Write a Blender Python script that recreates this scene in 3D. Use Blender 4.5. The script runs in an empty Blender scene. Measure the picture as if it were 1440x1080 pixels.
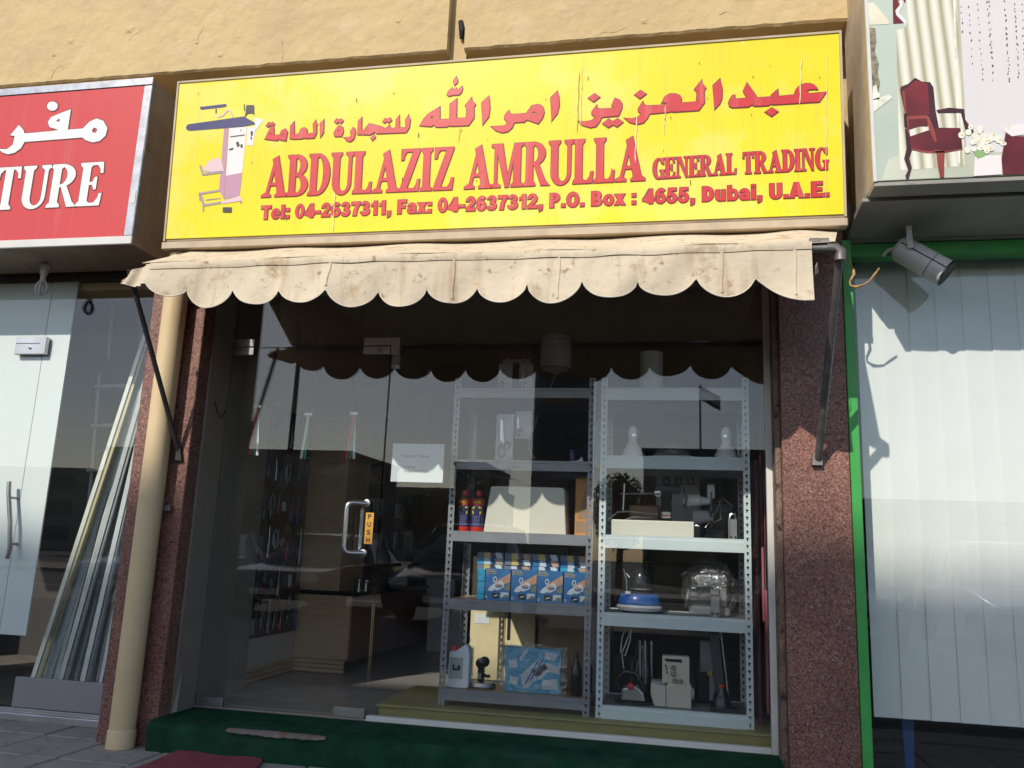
import bpy, bmesh, math, random
from mathutils import Vector, Matrix
from mathutils.geometry import delaunay_2d_cdt
random.seed(7)
SC = bpy.context.scene
COL = SC.collection
R_ = math.radians

# ------------------------------------------------------------------ camera
F_PX = 1175.0
AX_X = Vector((0.981040339, 0.000488068, -0.193803033))   # world X,Y,Z axes seen in camera axes (right, down, forward)
AX_Y = Vector((0.189684446, 0.202659924, 0.960702225))
AX_Z = Vector((0.039744996, -0.979249058, 0.198724981))
CAM = Vector((0.0, -4.6, 1.045))
cd = bpy.data.cameras.new('camera'); cam = bpy.data.objects.new('camera', cd); COL.objects.link(cam)
right = Vector((AX_X[0], AX_Y[0], AX_Z[0])); down = Vector((AX_X[1], AX_Y[1], AX_Z[1])); fwd = Vector((AX_X[2], AX_Y[2], AX_Z[2]))
cam.matrix_world = Matrix(((right.x, -down.x, -fwd.x, CAM.x), (right.y, -down.y, -fwd.y, CAM.y), (right.z, -down.z, -fwd.z, CAM.z), (0, 0, 0, 1)))
cd.sensor_width = 36.0; cd.lens = 36.0 * F_PX / 1440.0; cd.clip_start = 0.05; cd.clip_end = 2000
SC.camera = cam

# ------------------------------------------------------------------ sky, sun, exposure
SUN_AZ, SUN_EL = R_(21), R_(37)          # the sun stands left of the facade's normal, behind the viewer
to_sun = Vector((-math.sin(SUN_AZ) * math.cos(SUN_EL), -math.cos(SUN_AZ) * math.cos(SUN_EL), math.sin(SUN_EL)))
W = bpy.data.worlds.new('World'); SC.world = W; W.use_nodes = True
nt = W.node_tree
bg = nt.nodes['Background']
sky = nt.nodes.new('ShaderNodeTexSky'); sky.sky_type = 'NISHITA'; sky.sun_disc = False
sky.sun_elevation = SUN_EL; sky.sun_rotation = R_(180) + SUN_AZ; sky.air_density = 1.0; sky.dust_density = 1.0; sky.ozone_density = 1.0
nt.links.new(sky.outputs[0], bg.inputs[0]); bg.inputs[1].default_value = 0.15
sd = bpy.data.lights.new('sun', 'SUN'); sd.energy = 3.9; sd.angle = R_(0.53); sd.color = (1.0, 0.93, 0.82)
sun = bpy.data.objects.new('sun', sd); COL.objects.link(sun)
sun.rotation_euler = to_sun.to_track_quat('Z', 'Y').to_euler(); sun.location = (-6, -14, 14)
SC.view_settings.view_transform = 'Standard'; SC.view_settings.look = 'None'
SC.view_settings.exposure = 0.0; SC.view_settings.gamma = 1.0; SC.view_settings.use_curve_mapping = False
SC.render.engine = 'CYCLES'; SC.cycles.use_denoising = True
SC.cycles.max_bounces = 8; SC.cycles.transparent_max_bounces = 16; SC.cycles.caustics_reflective = False; SC.cycles.caustics_refractive = False

# ------------------------------------------------------------------ measuring helpers
def ray(px, py):
    d = Vector(((px - 720) / F_PX, (py - 540) / F_PX, 1.0))
    return Vector((AX_X.dot(d), AX_Y.dot(d), AX_Z.dot(d)))
def at(px, py, Y=0.0):                       # the point of the upright plane y = Y seen at that spot of the photograph
    w = ray(px, py); return CAM + w * ((Y - CAM.y) / w.y)
def atx(px, py, X):
    w = ray(px, py); return CAM + w * ((X - CAM.x) / w.x)
def atz(px, py, Z):
    w = ray(px, py); return CAM + w * ((Z - CAM.z) / w.z)
def mirrored(px, py, dist):                  # where a thing stands that the glass reflects at that spot
    p = at(px, py, dist); return Vector((p.x, -p.y, p.z))

# ------------------------------------------------------------------ mesh helpers
BASE = {}
class MB:
    def __init__(s): s.v = []; s.f = []
    def add(s, vs, fs):
        n = len(s.v); s.v += [Vector(v) for v in vs]; s.f += [tuple(i + n for i in f) for f in fs]; return s
    def box(s, x0, x1, y0, y1, z0, z1):
        return s.add([(x0, y0, z0), (x1, y0, z0), (x1, y1, z0), (x0, y1, z0), (x0, y0, z1), (x1, y0, z1), (x1, y1, z1), (x0, y1, z1)],
                     [(3, 2, 1, 0), (4, 5, 6, 7), (0, 1, 5, 4), (1, 2, 6, 5), (2, 3, 7, 6), (3, 0, 4, 7)])
    def hexa(s, b, t):                       # four bottom points, four top points
        return s.add(list(b) + list(t), [(3, 2, 1, 0), (4, 5, 6, 7), (0, 1, 5, 4), (1, 2, 6, 5), (2, 3, 7, 6), (3, 0, 4, 7)])
    def bar(s, a, b, w, h, upv=(0, 0, 1)):   # a beam of w x h from a to b
        a = Vector(a); b = Vector(b); d = (b - a).normalized(); u = Vector(upv)
        if abs(d.dot(u)) > .98: u = Vector((0, 1, 0))
        sd_ = d.cross(u).normalized(); u = sd_.cross(d).normalized()
        q = [sd_ * w / 2 * i + u * h / 2 * j for i, j in ((-1, -1), (1, -1), (1, 1), (-1, 1))]
        return s.hexa([a + k for k in q], [b + k for k in q])
    def tube(s, pts, r, n=10, cap=True):
        pts = [Vector(p) for p in pts]; rs = r if isinstance(r, (list, tuple)) else [r] * len(pts)
        base = len(s.v); prev = None
        for i, p in enumerate(pts):
            d = (pts[min(i + 1, len(pts) - 1)] - pts[max(i - 1, 0)]).normalized()
            if prev is None:
                u = d.cross(Vector((0, 0, 1)));
                if u.length < .05: u = d.cross(Vector((0, 1, 0)))
            else: u = prev - d * prev.dot(d)
            u.normalize(); w = d.cross(u); prev = u
            for k in range(n):
                a = 2 * math.pi * k / n; s.v.append(p + (u * math.cos(a) + w * math.sin(a)) * rs[i])
        for i in range(len(pts) - 1):
            for k in range(n):
                a = base + i * n + k; b = base + i * n + (k + 1) % n
                s.f.append((a, b, b + n, a + n))
        if cap:
            s.f.append(tuple(base + k for k in reversed(range(n)))); s.f.append(tuple(base + (len(pts) - 1) * n + k for k in range(n)))
        return s
    def lathe(s, prof, c, n=20, axis=(0, 0, 1), sx=1, sy=1):
        ax = Vector(axis).normalized(); u = ax.cross(Vector((0, 1, 0)))
        if u.length < .05: u = Vector((1, 0, 0))
        u.normalize(); w = ax.cross(u); c = Vector(c); base = len(s.v)
        for r, z in prof:
            for k in range(n):
                a = 2 * math.pi * k / n; s.v.append(c + ax * z + u * (r * math.cos(a) * sx) + w * (r * math.sin(a) * sy))
        for i in range(len(prof) - 1):
            for k in range(n):
                a = base + i * n + k; b = base + i * n + (k + 1) % n; s.f.append((a, b, b + n, a + n))
        if prof[0][0] > 1e-5: s.f.append(tuple(base + k for k in reversed(range(n))))
        if prof[-1][0] > 1e-5: s.f.append(tuple(base + (len(prof) - 1) * n + k for k in range(n)))
        return s
    def prism(s, poly, O, U, V, d):          # a drawn outline given thickness d (a vector)
        O = Vector(O); U = Vector(U); V = Vector(V); d = Vector(d); n = len(poly)
        a = [O + U * x + V * y for x, y in poly]; m = len(s.v)
        s.v += a + [p + d for p in a]
        s.f.append(tuple(m + i for i in range(n))); s.f.append(tuple(m + n + i for i in reversed(range(n))))
        for i in range(n):
            j = (i + 1) % n; s.f.append((m + i, m + n + i, m + n + j, m + j))
        return s
    def flat(s, tri, frame, w=0.0):          # 2-D (verts, faces) laid on a frame
        O, U, V, N = frame
        return s.add([O + U * x + V * y + N * w for x, y in tri[0]], tri[1])
    def grid(s, fn, nu, nv):
        m = len(s.v)
        for i in range(nu + 1):
            for j in range(nv + 1): s.v.append(Vector(fn(i / nu, j / nv)))
        for i in range(nu):
            for j in range(nv):
                a = m + i * (nv + 1) + j; s.f.append((a, a + 1, a + nv + 2, a + nv + 1))
        return s
    def build(s, name, m, parent=None, smooth=False, bevel=0, solid=0, base=None, seg=1, sub=0):
        if parent is not None: b = BASE[parent.name]
        elif base is not None: b = Vector(base)
        else:
            xs = [v.x for v in s.v]; ys = [v.y for v in s.v]; zs = [v.z for v in s.v]
            b = Vector(((min(xs) + max(xs)) / 2, (min(ys) + max(ys)) / 2, min(zs)))
        me = bpy.data.meshes.new(name); me.from_pydata([v - b for v in s.v], [], s.f)
        bm = bmesh.new(); bm.from_mesh(me)
        if not getattr(s, 'keep', False): bmesh.ops.recalc_face_normals(bm, faces=bm.faces)
        bm.to_mesh(me); bm.free()
        me.materials.append(m)
        o = bpy.data.objects.new(name, me); COL.objects.link(o)
        if parent is not None: o.parent = parent
        else: o.location = b
        BASE[o.name] = b
        if smooth:
            for p in me.polygons: p.use_smooth = True
        if solid:
            k = o.modifiers.new('s', 'SOLIDIFY'); k.thickness = solid; k.offset = 0
        if bevel:
            k = o.modifiers.new('b', 'BEVEL'); k.width = bevel; k.segments = seg; k.limit_method = 'ANGLE'; k.angle_limit = R_(40)
        if sub:
            k = o.modifiers.new('u', 'SUBSURF'); k.levels = sub; k.render_levels = sub
        if smooth and not sub:
            k = o.modifiers.new('e', 'EDGE_SPLIT'); k.split_angle = R_(42)
        return o
def tag(o, label=None, cat=None, group=None, kind=None):
    if label: o['label'] = label
    if cat: o['category'] = cat
    if group: o['group'] = group
    if kind: o['kind'] = kind
    return o
def thing(name, label, cat, loc, group=None):
    o = bpy.data.objects.new(name, None); o.empty_display_size = .05; COL.objects.link(o); o.location = Vector(loc); BASE[o.name] = Vector(loc)
    return tag(o, label, cat, group)
def copy_tree(o, parent=None):
    kids = list(o.children); c = o.copy(); COL.objects.link(c); c.parent = parent; BASE[c.name] = BASE[o.name]
    for k in kids: copy_tree(k, c)
    return c
def FR(O, U=(1, 0, 0), V=(0, 0, 1)):
    U = Vector(U); V = Vector(V); return (Vector(O), U, V, U.cross(V).normalized())

# ------------------------------------------------------------------ drawn shapes (print and lettering)
def grow(poly, d):                           # push an outline outwards
    a = sum(poly[i][0] * poly[(i + 1) % len(poly)][1] - poly[(i + 1) % len(poly)][0] * poly[i][1] for i in range(len(poly)))
    if a < 0: poly = poly[::-1]
    n = len(poly); out = []
    for i in range(n):
        p0, p1, p2 = Vector(poly[i - 1]), Vector(poly[i]), Vector(poly[(i + 1) % n])
        e1 = (p1 - p0); e2 = (p2 - p1)
        if e1.length < 1e-9 or e2.length < 1e-9: out.append(tuple(p1)); continue
        n1 = Vector((e1.y, -e1.x)).normalized(); n2 = Vector((e2.y, -e2.x)).normalized()
        m = n1 + n2; l = max(m.length_squared / 2, .35); out.append(tuple(p1 + m * (d / l)))
    return out
def union(pos, neg=(), d=0.0):
    """triangles covering all outlines in pos except those in neg"""
    vs, fs = [], []
    for p in pos:
        p = grow(p, d); fs.append(list(range(len(vs), len(vs) + len(p)))); vs += [Vector(q) for q in p]
    np_ = len(fs)
    for p in neg:
        p = grow(p, -d); fs.append(list(range(len(vs), len(vs) + len(p)))); vs += [Vector(q) for q in p]
    r = delaunay_2d_cdt(vs, [], fs, 0, 1e-6, True)
    keep = [tuple(f) for f, o in zip(r[2], r[5]) if o and any(i < np_ for i in o) and not any(i >= np_ for i in o)]
    return ([tuple(v) for v in r[0]], keep)
def ell(cx, cy, rx, ry, n=20, a0=0, a1=360):
    full = abs(a1 - a0) >= 360; m = n if full else n + 1
    return [(cx + rx * math.cos(R_(a0 + (a1 - a0) * i / n)), cy + ry * math.sin(R_(a0 + (a1 - a0) * i / n))) for i in range(m)]
def rc(x0, y0, x1, y1): return [(x0, y0), (x1, y0), (x1, y1), (x0, y1)]
def band(o, i): return o + i[::-1]
_S = .165
def _stem(x, s=_S, top=True, bot=True):
    g = [rc(x, .05, x + s, .95)]; e = .055
    if bot: g.append([(x - e, 0), (x + s + e, 0), (x + s + e, .05), (x + s + .01, .11), (x - .01, .11), (x - e, .05)])
    if top: g.append([(x - e, 1), (x - e, .95), (x - .01, .89), (x + s + .01, .89), (x + s + e, .95), (x + s + e, 1)])
    return g
def _bowl(x, y0, y1, w, t=.065, tw=.17):
    h = (y1 - y0) / 2; c = (y0 + y1) / 2; r = min(w * .72, h * 1.1)
    o = [(x, y0)] + ell(x + w - r, c, r, h, 16, -90, 90) + [(x, y1)]
    i = [(x, y0 + t)] + ell(x + w - r, c, r - tw, h - t, 16, -90, 90) + [(x, y1 - t)]
    return band(o, i)
GLYPH = {
    'I': (.28, _stem(.055)),
    'L': (.5, _stem(.055) + [rc(.1, 0, .44, .07), [(.33, .05), (.46, 0), (.48, .26), (.42, .26), (.40, .16)]]),
    'E': (.53, _stem(.055) + [rc(.1, 0, .46, .07), rc(.1, .93, .44, 1), rc(.15, .48, .34, .55), [(.34, .05), (.48, 0), (.5, .28), (.44, .28), (.42, .17)],
                              [(.34, .95), (.41, .84), (.42, .74), (.48, .74), (.46, 1)], [(.28, .49), (.32, .37), (.37, .37), (.37, .66), (.32, .66), (.28, .54)]]),
    'F': (.5, _stem(.055) + [rc(.1, .93, .44, 1), rc(.15, .46, .34, .53), [(.34, .95), (.41, .84), (.42, .72), (.48, .72), (.46, 1)], [(.28, .47), (.32, .35), (.37, .35), (.37, .64), (.32, .64), (.28, .52)]]),
    'T': (.56, _stem(.19, top=False) + [rc(.04, .93, .51, 1), [(.02, .72), (.08, .72), (.09, .84), (.17, .95), (.04, 1)], [(.53, .72), (.47, .72), (.46, .84), (.38, .95), (.51, 1)]]),
    'D': (.58, _stem(.055) + [_bowl(.1, 0, 1, .46)]),
    'B': (.56, _stem(.055) + [_bowl(.1, .47, 1, .41), _bowl(.1, 0, .535, .45)]),
    'R': (.6, _stem(.055) + [_bowl(.1, .46, 1, .42), [(.24, .5), (.36, .5), (.52, .12), (.62, .0), (.42, .0)]]),
    'U': (.58, [rc(.055, .25, .22, .95), [(0, 1), (0, .95), (.045, .89), (.23, .89), (.275, .95), (.275, 1)], rc(.45, .25, .53, .95), [(.38, 1), (.38, .95), (.44, .89), (.54, .89), (.6, .95), (.6, 1)],
                band(ell(.2925, .27, .2375, .285, 18, 180, 360), ell(.335, .27, .115, .2, 18, 180, 360))]),
    'A': (.66, [[(.1, .04), (.17, .04), (.38, .9), (.3, .9)], [(.25, .92), (.40, 1.0), (.62, .04), (.43, .04)], rc(.17, .27, .5, .34),
                [(0, 0), (.25, 0), (.25, .05), (.18, .1), (.09, .1), (0, .05)], [(.36, 0), (.69, 0), (.69, .05), (.62, .1), (.42, .1), (.36, .05)]]),
    'Z': (.55, [rc(.05, .93, .5, 1), rc(.04, 0, .5, .07), [(.03, .03), (.2, .03), (.52, .97), (.35, .97)], [(.05, .74), (.11, .74), (.13, .85), (.2, .95), (.05, 1)], [(.37, .05), (.5, 0), (.53, .28), (.47, .28), (.44, .16)]]),
    'M': (.8, [rc(.08, .05, .145, .95), [(0, 0), (.23, 0), (.23, .05), (.15, .1), (.075, .1), (0, .05)], [(.0, 1), (.0, .94), (.09, .9), (.27, 1)],
               [(.09, 1), (.27, 1), (.43, .1), (.35, 0)], [(.35, 0), (.43, 0), (.62, 1), (.56, 1)], rc(.55, .05, .72, .95),
               [(.49, 0), (.78, 0), (.78, .05), (.73, .1), (.54, .1), (.49, .05)], [(.56, 1), (.56, .95), (.73, .9), (.78, .95), (.78, 1)]]),
    'N': (.64, [rc(.08, .05, .145, .95), [(0, 0), (.23, 0), (.23, .05), (.15, .1), (.075, .1), (0, .05)], [(.0, 1), (.0, .94), (.09, .9), (.25, 1)], [(.08, 1), (.25, 1), (.56, .0), (.5, .0)],
               rc(.49, 0, .555, .95), [(.41, 1), (.41, .95), (.485, .9), (.56, .9), (.63, .95), (.63, 1)]]),
    'G': (.6, [band(ell(.3, .5, .28, .51, 26, 40, 345), ell(.33, .5, .13, .44, 26, 40, 345)), rc(.42, .0, .56, .4), [(.36, .43), (.36, .38), (.42, .33), (.56, .33), (.61, .38), (.61, .43)], [(.43, .95), (.49, .7), (.55, .7), (.55, 1), (.5, 1)]]),
    ' ': (.28, []),
}
def serif_text(s, gap=.0):
    out, x = [], 0
    for ch in s:
        w, g = GLYPH[ch]; out.append([[(px + x, py) for px, py in p] for p in g]); x += w + gap
    return out, x - gap
def lay_serif(s, corners, d=0.0):
    """letters of s set so that the line runs from corners[0] to corners[1] with cap height corners[2]"""
    (x0, y0), (x1, y1), h = corners; gl, w = serif_text(s)
    k = (x1 - x0) / w; vs, fs = [], []
    for g in gl:
        if not g: continue
        t = union([[(x0 + x * k, y0 + (y1 - y0) * x / w + y * h) for x, y in p] for p in g], d=d)
        n = len(vs); vs += t[0]; fs += [tuple(i + n for i in f) for f in t[1]]
    return (vs, fs)
_G = lambda *p, neg=(): (list(p), list(neg))
BOLD = {   # heavy sans lettering, cap height 1
 '0': (.66, *_G(ell(.33, .5, .31, .515, 22), neg=[ell(.33, .5, .105, .33, 18)])), '1': (.52, *_G(rc(.22, 0, .45, 1), [(.05, .6), (.3, .72), (.3, 1), (.24, 1), (.17, .88), (.05, .8)])),
 '2': (.66, *_G(band(ell(.32, .68, .3, .335, 16, 185, -35), ell(.32, .68, .08, .13, 16, 185, -35)), [(.02, .05), (.02, .2), (.4, .62), (.57, .49), (.3, .2), (.2, .05)], rc(.02, 0, .62, .21))),
 '3': (.66, *_G(band(ell(.3, .735, .28, .28, 16, 175, -90), ell(.3, .735, .07, .09, 16, 175, -90)), band(ell(.3, .29, .33, .3, 16, 90, -175), ell(.3, .29, .09, .1, 16, 90, -175)), rc(.2, .44, .34, .6))),
 '4': (.72, *_G(rc(.40, 0, .6, 1), rc(0, .2, .7, .38), [(0, .39), (0, .34), (.36, 1), (.44, 1), (.44, .93), (.13, .39)])), '5': (.66, *_G(rc(.1, .79, .58, 1), [(.1, .95), (.05, .43), (.27, .45), (.29, .95)], band(ell(.3, .33, .32, .345, 18, 140, -175), ell(.3, .33, .09, .14, 18, 140, -175)))),
 '6': (.66, *_G(ell(.33, .33, .31, .345, 20), band(ell(.36, .5, .34, .515, 14, 45, 190), ell(.37, .5, .11, .31, 14, 45, 190)), neg=[ell(.34, .32, .09, .14, 14)])), '7': (.64, *_G(rc(.02, .78, .62, 1), [(.62, .86), (.36, .8), (.2, .45), (.14, 0), (.39, 0), (.45, .45)])),
 'T': (.72, *_G(rc(0, .77, .72, 1), rc(.24, .05, .48, .8), rc(.24, 0, .48, .1))), 'e': (.64, *_G(band(ell(.32, .37, .31, .385, 20, 0, 325), ell(.32, .37, .1, .19, 20, 0, 325)), rc(.12, .3, .63, .42))), 'l': (.32, *_G(rc(.04, 0, .28, 1))),
 ':': (.32, *_G(rc(.04, 0, .28, .24), rc(.04, .5, .28, .74))), ',': (.32, *_G(rc(.04, 0, .28, .24), [(.12, .02), (.28, .02), (.25, -.13), (.06, -.23), (.04, -.14), (.14, -.08)])), '.': (.32, *_G(rc(.04, 0, .28, .24))), '-': (.38, *_G(rc(.02, .27, .36, .47))), ' ': (.3, [], []),
 'F': (.66, *_G(rc(.04, 0, .3, 1), rc(.2, .78, .64, 1), rc(.2, .4, .56, .61))), 'a': (.64, *_G(ell(.27, .23, .26, .24, 18), rc(.36, 0, .6, .5), band(ell(.31, .46, .29, .29, 12, 0, 165), ell(.31, .46, .05, .11, 12, 0, 165)), neg=[ell(.31, .22, .07, .08, 12)])),
 'x': (.66, *_G([(0, .74), (.26, .74), (.66, 0), (.40, 0)], [(.38, .74), (.64, .74), (.26, 0), (0, 0)])), 'P': (.7, *_G(rc(.04, 0, .3, 1), _bowl(.1, .36, 1, .57, .2, .25))), 'O': (.8, *_G(ell(.4, .5, .39, .52, 24), neg=[ell(.4, .5, .14, .29, 18)])),
 'B': (.74, *_G(rc(.04, 0, .3, 1), _bowl(.1, .44, 1, .55, .2, .24), _bowl(.1, 0, .56, .6, .21, .24))), 'o': (.66, *_G(ell(.33, .37, .32, .385, 20), neg=[ell(.33, .37, .1, .19, 14)])), 'D': (.76, *_G(rc(.04, 0, .3, 1), _bowl(.1, 0, 1, .63, .22, .25))),
 'u': (.66, *_G(rc(.04, .2, .27, .74), rc(.38, 0, .61, .74), band(ell(.30, .27, .26, .285, 12, 180, 330), ell(.33, .27, .06, .09, 12, 180, 330)))), 'b': (.68, *_G(rc(.04, 0, .27, 1), ell(.36, .37, .3, .385, 20), neg=[ell(.375, .37, .1, .19, 14)])), 'i': (.32, *_G(rc(.04, 0, .28, .74), rc(.04, .82, .28, 1))),
 'U': (.78, *_G(rc(.04, .3, .3, 1), rc(.48, .3, .74, 1), band(ell(.39, .32, .35, .34, 16, 180, 360), ell(.39, .32, .09, .12, 16, 180, 360)))), 'A': (.82, *_G([(0, 0), (.26, 0), (.52, 1), (.28, 1)], [(.54, 0), (.8, 0), (.52, 1), (.28, 1)], rc(.16, .16, .64, .35))), 'E': (.7, *_G(rc(.04, 0, .3, 1), rc(.2, .78, .66, 1), rc(.2, 0, .67, .22), rc(.2, .4, .62, .6))),
}
def lay_bold(s, c, d=0.0, gap=.035):
    """words of a line as separate 2-D triangle sets"""
    (x0, y0), (x1, y1), h = c; w = sum(BOLD[ch][0] + gap for ch in s) - gap; k = (x1 - x0) / w; x = 0; words = [([], [])]
    for ch in s:
        g = BOLD[ch]
        if ch == ' ': words.append(([], []))
        elif g[1]:
            T = lambda p: [(x0 + (x + a) * k, y0 + (y1 - y0) * (x + a) / w + b * h) for a, b in p]
            t = union([T(p) for p in g[1]], [T(p) for p in g[2]], d); n = len(words[-1][0]); words[-1][0].extend(t[0]); words[-1][1].extend(tuple(i + n for i in f) for f in t[1])
        x += g[0] + gap
    return words
def font_flat(s, bold=0.0, align='LEFT', spacing=1.0):
    """outline of a line of plain sans lettering, as 2-D triangles, cap height about 0.7"""
    c = bpy.data.curves.new('t', 'FONT'); c.body = s; c.size = 1.0; c.offset = bold; c.resolution_u = 3; c.space_character = spacing
    o = bpy.data.objects.new('t', c); COL.objects.link(o); bpy.context.view_layer.update()
    me = o.evaluated_get(bpy.context.evaluated_depsgraph_get()).to_mesh()
    v = [(q.co.x, q.co.y) for q in me.vertices]; f = [tuple(p.vertices) for p in me.polygons]
    bpy.data.objects.remove(o); bpy.data.curves.remove(c)
    return v, f
def fit(t, x0, y0, x1, y1, cap=None):
    """scale 2-D triangles so that the line spans x0..x1 on a baseline y0..y1 with the given height"""
    xs = [p[0] for p in t[0]]; ys = [p[1] for p in t[0]]; a, b = min(xs), max(xs); top = max(ys)
    k = (x1 - x0) / (b - a); ky = cap / top if cap else k
    return ([(x0 + (x - a) * k, y0 + (y1 - y0) * (x - a) / (b - a) + y * ky) for x, y in t[0]], t[1])

# ------------------------------------------------------------------ materials
MATS = {}
def _n(t, k, **kw):
    n = t.nodes.new(k)
    for a, b in kw.items(): setattr(n, a, b)
    return n
def mat(name, col, rough=.6, metal=0., spec=.5, var=None, bump=None, stain=None, streak=None, coat=0., trans=0., sub=None, seed=0.):
    """principled material; var=(scale, amount) mottles the colour, bump=(scale, strength, distance), stain=(colour, scale, threshold, amount),
    streak=(colour, amount) runs down the face"""
    m = bpy.data.materials.new(name); m.use_nodes = True; t = m.node_tree; b = t.nodes['Principled BSDF']; L = t.links.new
    b.inputs['Roughness'].default_value = rough; b.inputs['Metallic'].default_value = metal; b.inputs['Specular IOR Level'].default_value = spec
    b.inputs['Coat Weight'].default_value = coat; b.inputs['Coat Roughness'].default_value = .08
    co = _n(t, 'ShaderNodeTexCoord'); mp = _n(t, 'ShaderNodeMapping'); mp.inputs['Location'].default_value = (seed, seed * 1.7, seed * .6); L(co.outputs['Object'], mp.inputs[0])
    rgb = _n(t, 'ShaderNodeRGB'); rgb.outputs[0].default_value = (*col, 1); cur = rgb.outputs[0]
    def mix(fac, a, bcol, mode='MIX'):
        x = _n(t, 'ShaderNodeMix', data_type='RGBA', blend_type=mode)
        if isinstance(fac, float): x.inputs[0].default_value = fac
        else: L(fac, x.inputs[0])
        L(a, x.inputs[6])
        if isinstance(bcol, tuple): x.inputs[7].default_value = (*bcol, 1)
        else: L(bcol, x.inputs[7])
        return x.outputs[2]
    def ramp(src, a, c):
        r = _n(t, 'ShaderNodeMapRange'); r.inputs[1].default_value = a; r.inputs[2].default_value = c; L(src, r.inputs[0]); return r.outputs[0]
    def mul(src, k):
        x = _n(t, 'ShaderNodeMath', operation='MULTIPLY'); x.inputs[1].default_value = k; L(src, x.inputs[0]); return x.outputs[0]
    if var:
        n = _n(t, 'ShaderNodeTexNoise'); n.inputs['Scale'].default_value = var[0]; n.inputs['Detail'].default_value = 6; L(mp.outputs[0], n.inputs[0])
        hsv = _n(t, 'ShaderNodeHueSaturation'); L(cur, hsv.inputs['Color'])
        r = _n(t, 'ShaderNodeMapRange'); r.inputs[1].default_value = .3; r.inputs[2].default_value = .7; r.inputs[3].default_value = 1 - var[1]; r.inputs[4].default_value = 1 + var[1]
        L(n.outputs[0], r.inputs[0]); L(r.outputs[0], hsv.inputs['Value']); cur = hsv.outputs[0]
    if streak:
        m2 = _n(t, 'ShaderNodeMapping'); m2.inputs['Scale'].default_value = streak[2] if len(streak) > 2 else (22, 22, .55); L(co.outputs['Object'], m2.inputs[0])
        n = _n(t, 'ShaderNodeTexNoise'); n.inputs['Scale'].default_value = 1; n.inputs['Detail'].default_value = 5; L(m2.outputs[0], n.inputs[0])
        cur = mix(mul(ramp(n.outputs[0], .56, .78), streak[1]), cur, streak[0])
    for st in ([stain] if stain and not isinstance(stain, list) else (stain or [])):
        n = _n(t, 'ShaderNodeTexNoise'); n.inputs['Scale'].default_value = st[1]; n.inputs['Detail'].default_value = 8; n.inputs['Roughness'].default_value = .65; L(mp.outputs[0], n.inputs[0])
        cur = mix(mul(ramp(n.outputs[0], st[2], st[2] + .09), st[3]), cur, st[0])
    L(cur, b.inputs['Base Color'])
    if bump:
        n = _n(t, 'ShaderNodeTexNoise'); n.inputs['Scale'].default_value = bump[0]; n.inputs['Detail'].default_value = 5; L(mp.outputs[0], n.inputs[0])
        k = _n(t, 'ShaderNodeBump'); k.inputs['Strength'].default_value = bump[1]; k.inputs['Distance'].default_value = bump[2] if len(bump) > 2 else .01
        L(n.outputs[0], k.inputs['Height']); L(k.outputs[0], b.inputs['Normal'])
    if trans:
        tr = _n(t, 'ShaderNodeBsdfTranslucent'); L(cur, tr.inputs[0]); mx = _n(t, 'ShaderNodeMixShader'); mx.inputs[0].default_value = trans
        L(b.outputs[0], mx.inputs[1]); L(tr.outputs[0], mx.inputs[2]); L(mx.outputs[0], t.nodes['Material Output'].inputs[0])
    MATS[name] = m; return m
def granite(name, c0, c1, c2, rough=.35):
    m = mat(name, c0, rough); t = m.node_tree; L = t.links.new; b = t.nodes['Principled BSDF']; co = t.nodes['Texture Coordinate']
    v = _n(t, 'ShaderNodeTexVoronoi'); v.inputs['Scale'].default_value = 150; L(co.outputs['Object'], v.inputs['Vector'])
    sep = _n(t, 'ShaderNodeSeparateColor'); L(v.outputs['Color'], sep.inputs[0])
    r = _n(t, 'ShaderNodeValToRGB'); e = r.color_ramp; e.interpolation = 'CONSTANT'
    e.elements[0].color = (*c0, 1); e.elements[1].position = .42; e.elements[1].color = (*c1, 1)
    for p, c in ((.68, c2), (.86, tuple(x * .35 for x in c0)), (.965, (.32, .235, .19))):
        k = e.elements.new(p); k.color = (*c, 1)
    L(sep.outputs[0], r.inputs[0])
    n = _n(t, 'ShaderNodeTexNoise'); n.inputs['Scale'].default_value = 3; n.inputs['Detail'].default_value = 7; L(co.outputs['Object'], n.inputs[0])
    h = _n(t, 'ShaderNodeHueSaturation'); mr = _n(t, 'ShaderNodeMapRange'); mr.inputs[1].default_value = .3; mr.inputs[2].default_value = .7; mr.inputs[3].default_value = .78; mr.inputs[4].default_value = 1.2
    L(n.outputs[0], mr.inputs[0]); L(mr.outputs[0], h.inputs['Value']); L(r.outputs[0], h.inputs['Color']); L(h.outputs[0], b.inputs['Base Color'])
    r2 = _n(t, 'ShaderNodeMapRange'); r2.inputs[3].default_value = rough - .08; r2.inputs[4].default_value = rough + .25; L(n.outputs[0], r2.inputs[0]); L(r2.outputs[0], b.inputs['Roughness'])
    return m
def wood(name, c0, c1, rough=.45, scale=(30, 30, 2.2)):
    m = mat(name, c0, rough); t = m.node_tree; L = t.links.new; b = t.nodes['Principled BSDF']; co = t.nodes['Texture Coordinate']
    mp = t.nodes['Mapping']; mp.inputs['Scale'].default_value = scale
    n = _n(t, 'ShaderNodeTexNoise'); n.inputs['Scale'].default_value = 1.2; n.inputs['Detail'].default_value = 7; n.inputs['Distortion'].default_value = .8; L(mp.outputs[0], n.inputs[0])
    r = _n(t, 'ShaderNodeValToRGB'); r.color_ramp.elements[0].position = .3; r.color_ramp.elements[0].color = (*c0, 1); r.color_ramp.elements[1].position = .7; r.color_ramp.elements[1].color = (*c1, 1)
    L(n.outputs[0], r.inputs[0]); L(r.outputs[0], b.inputs['Base Color']); return m
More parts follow.
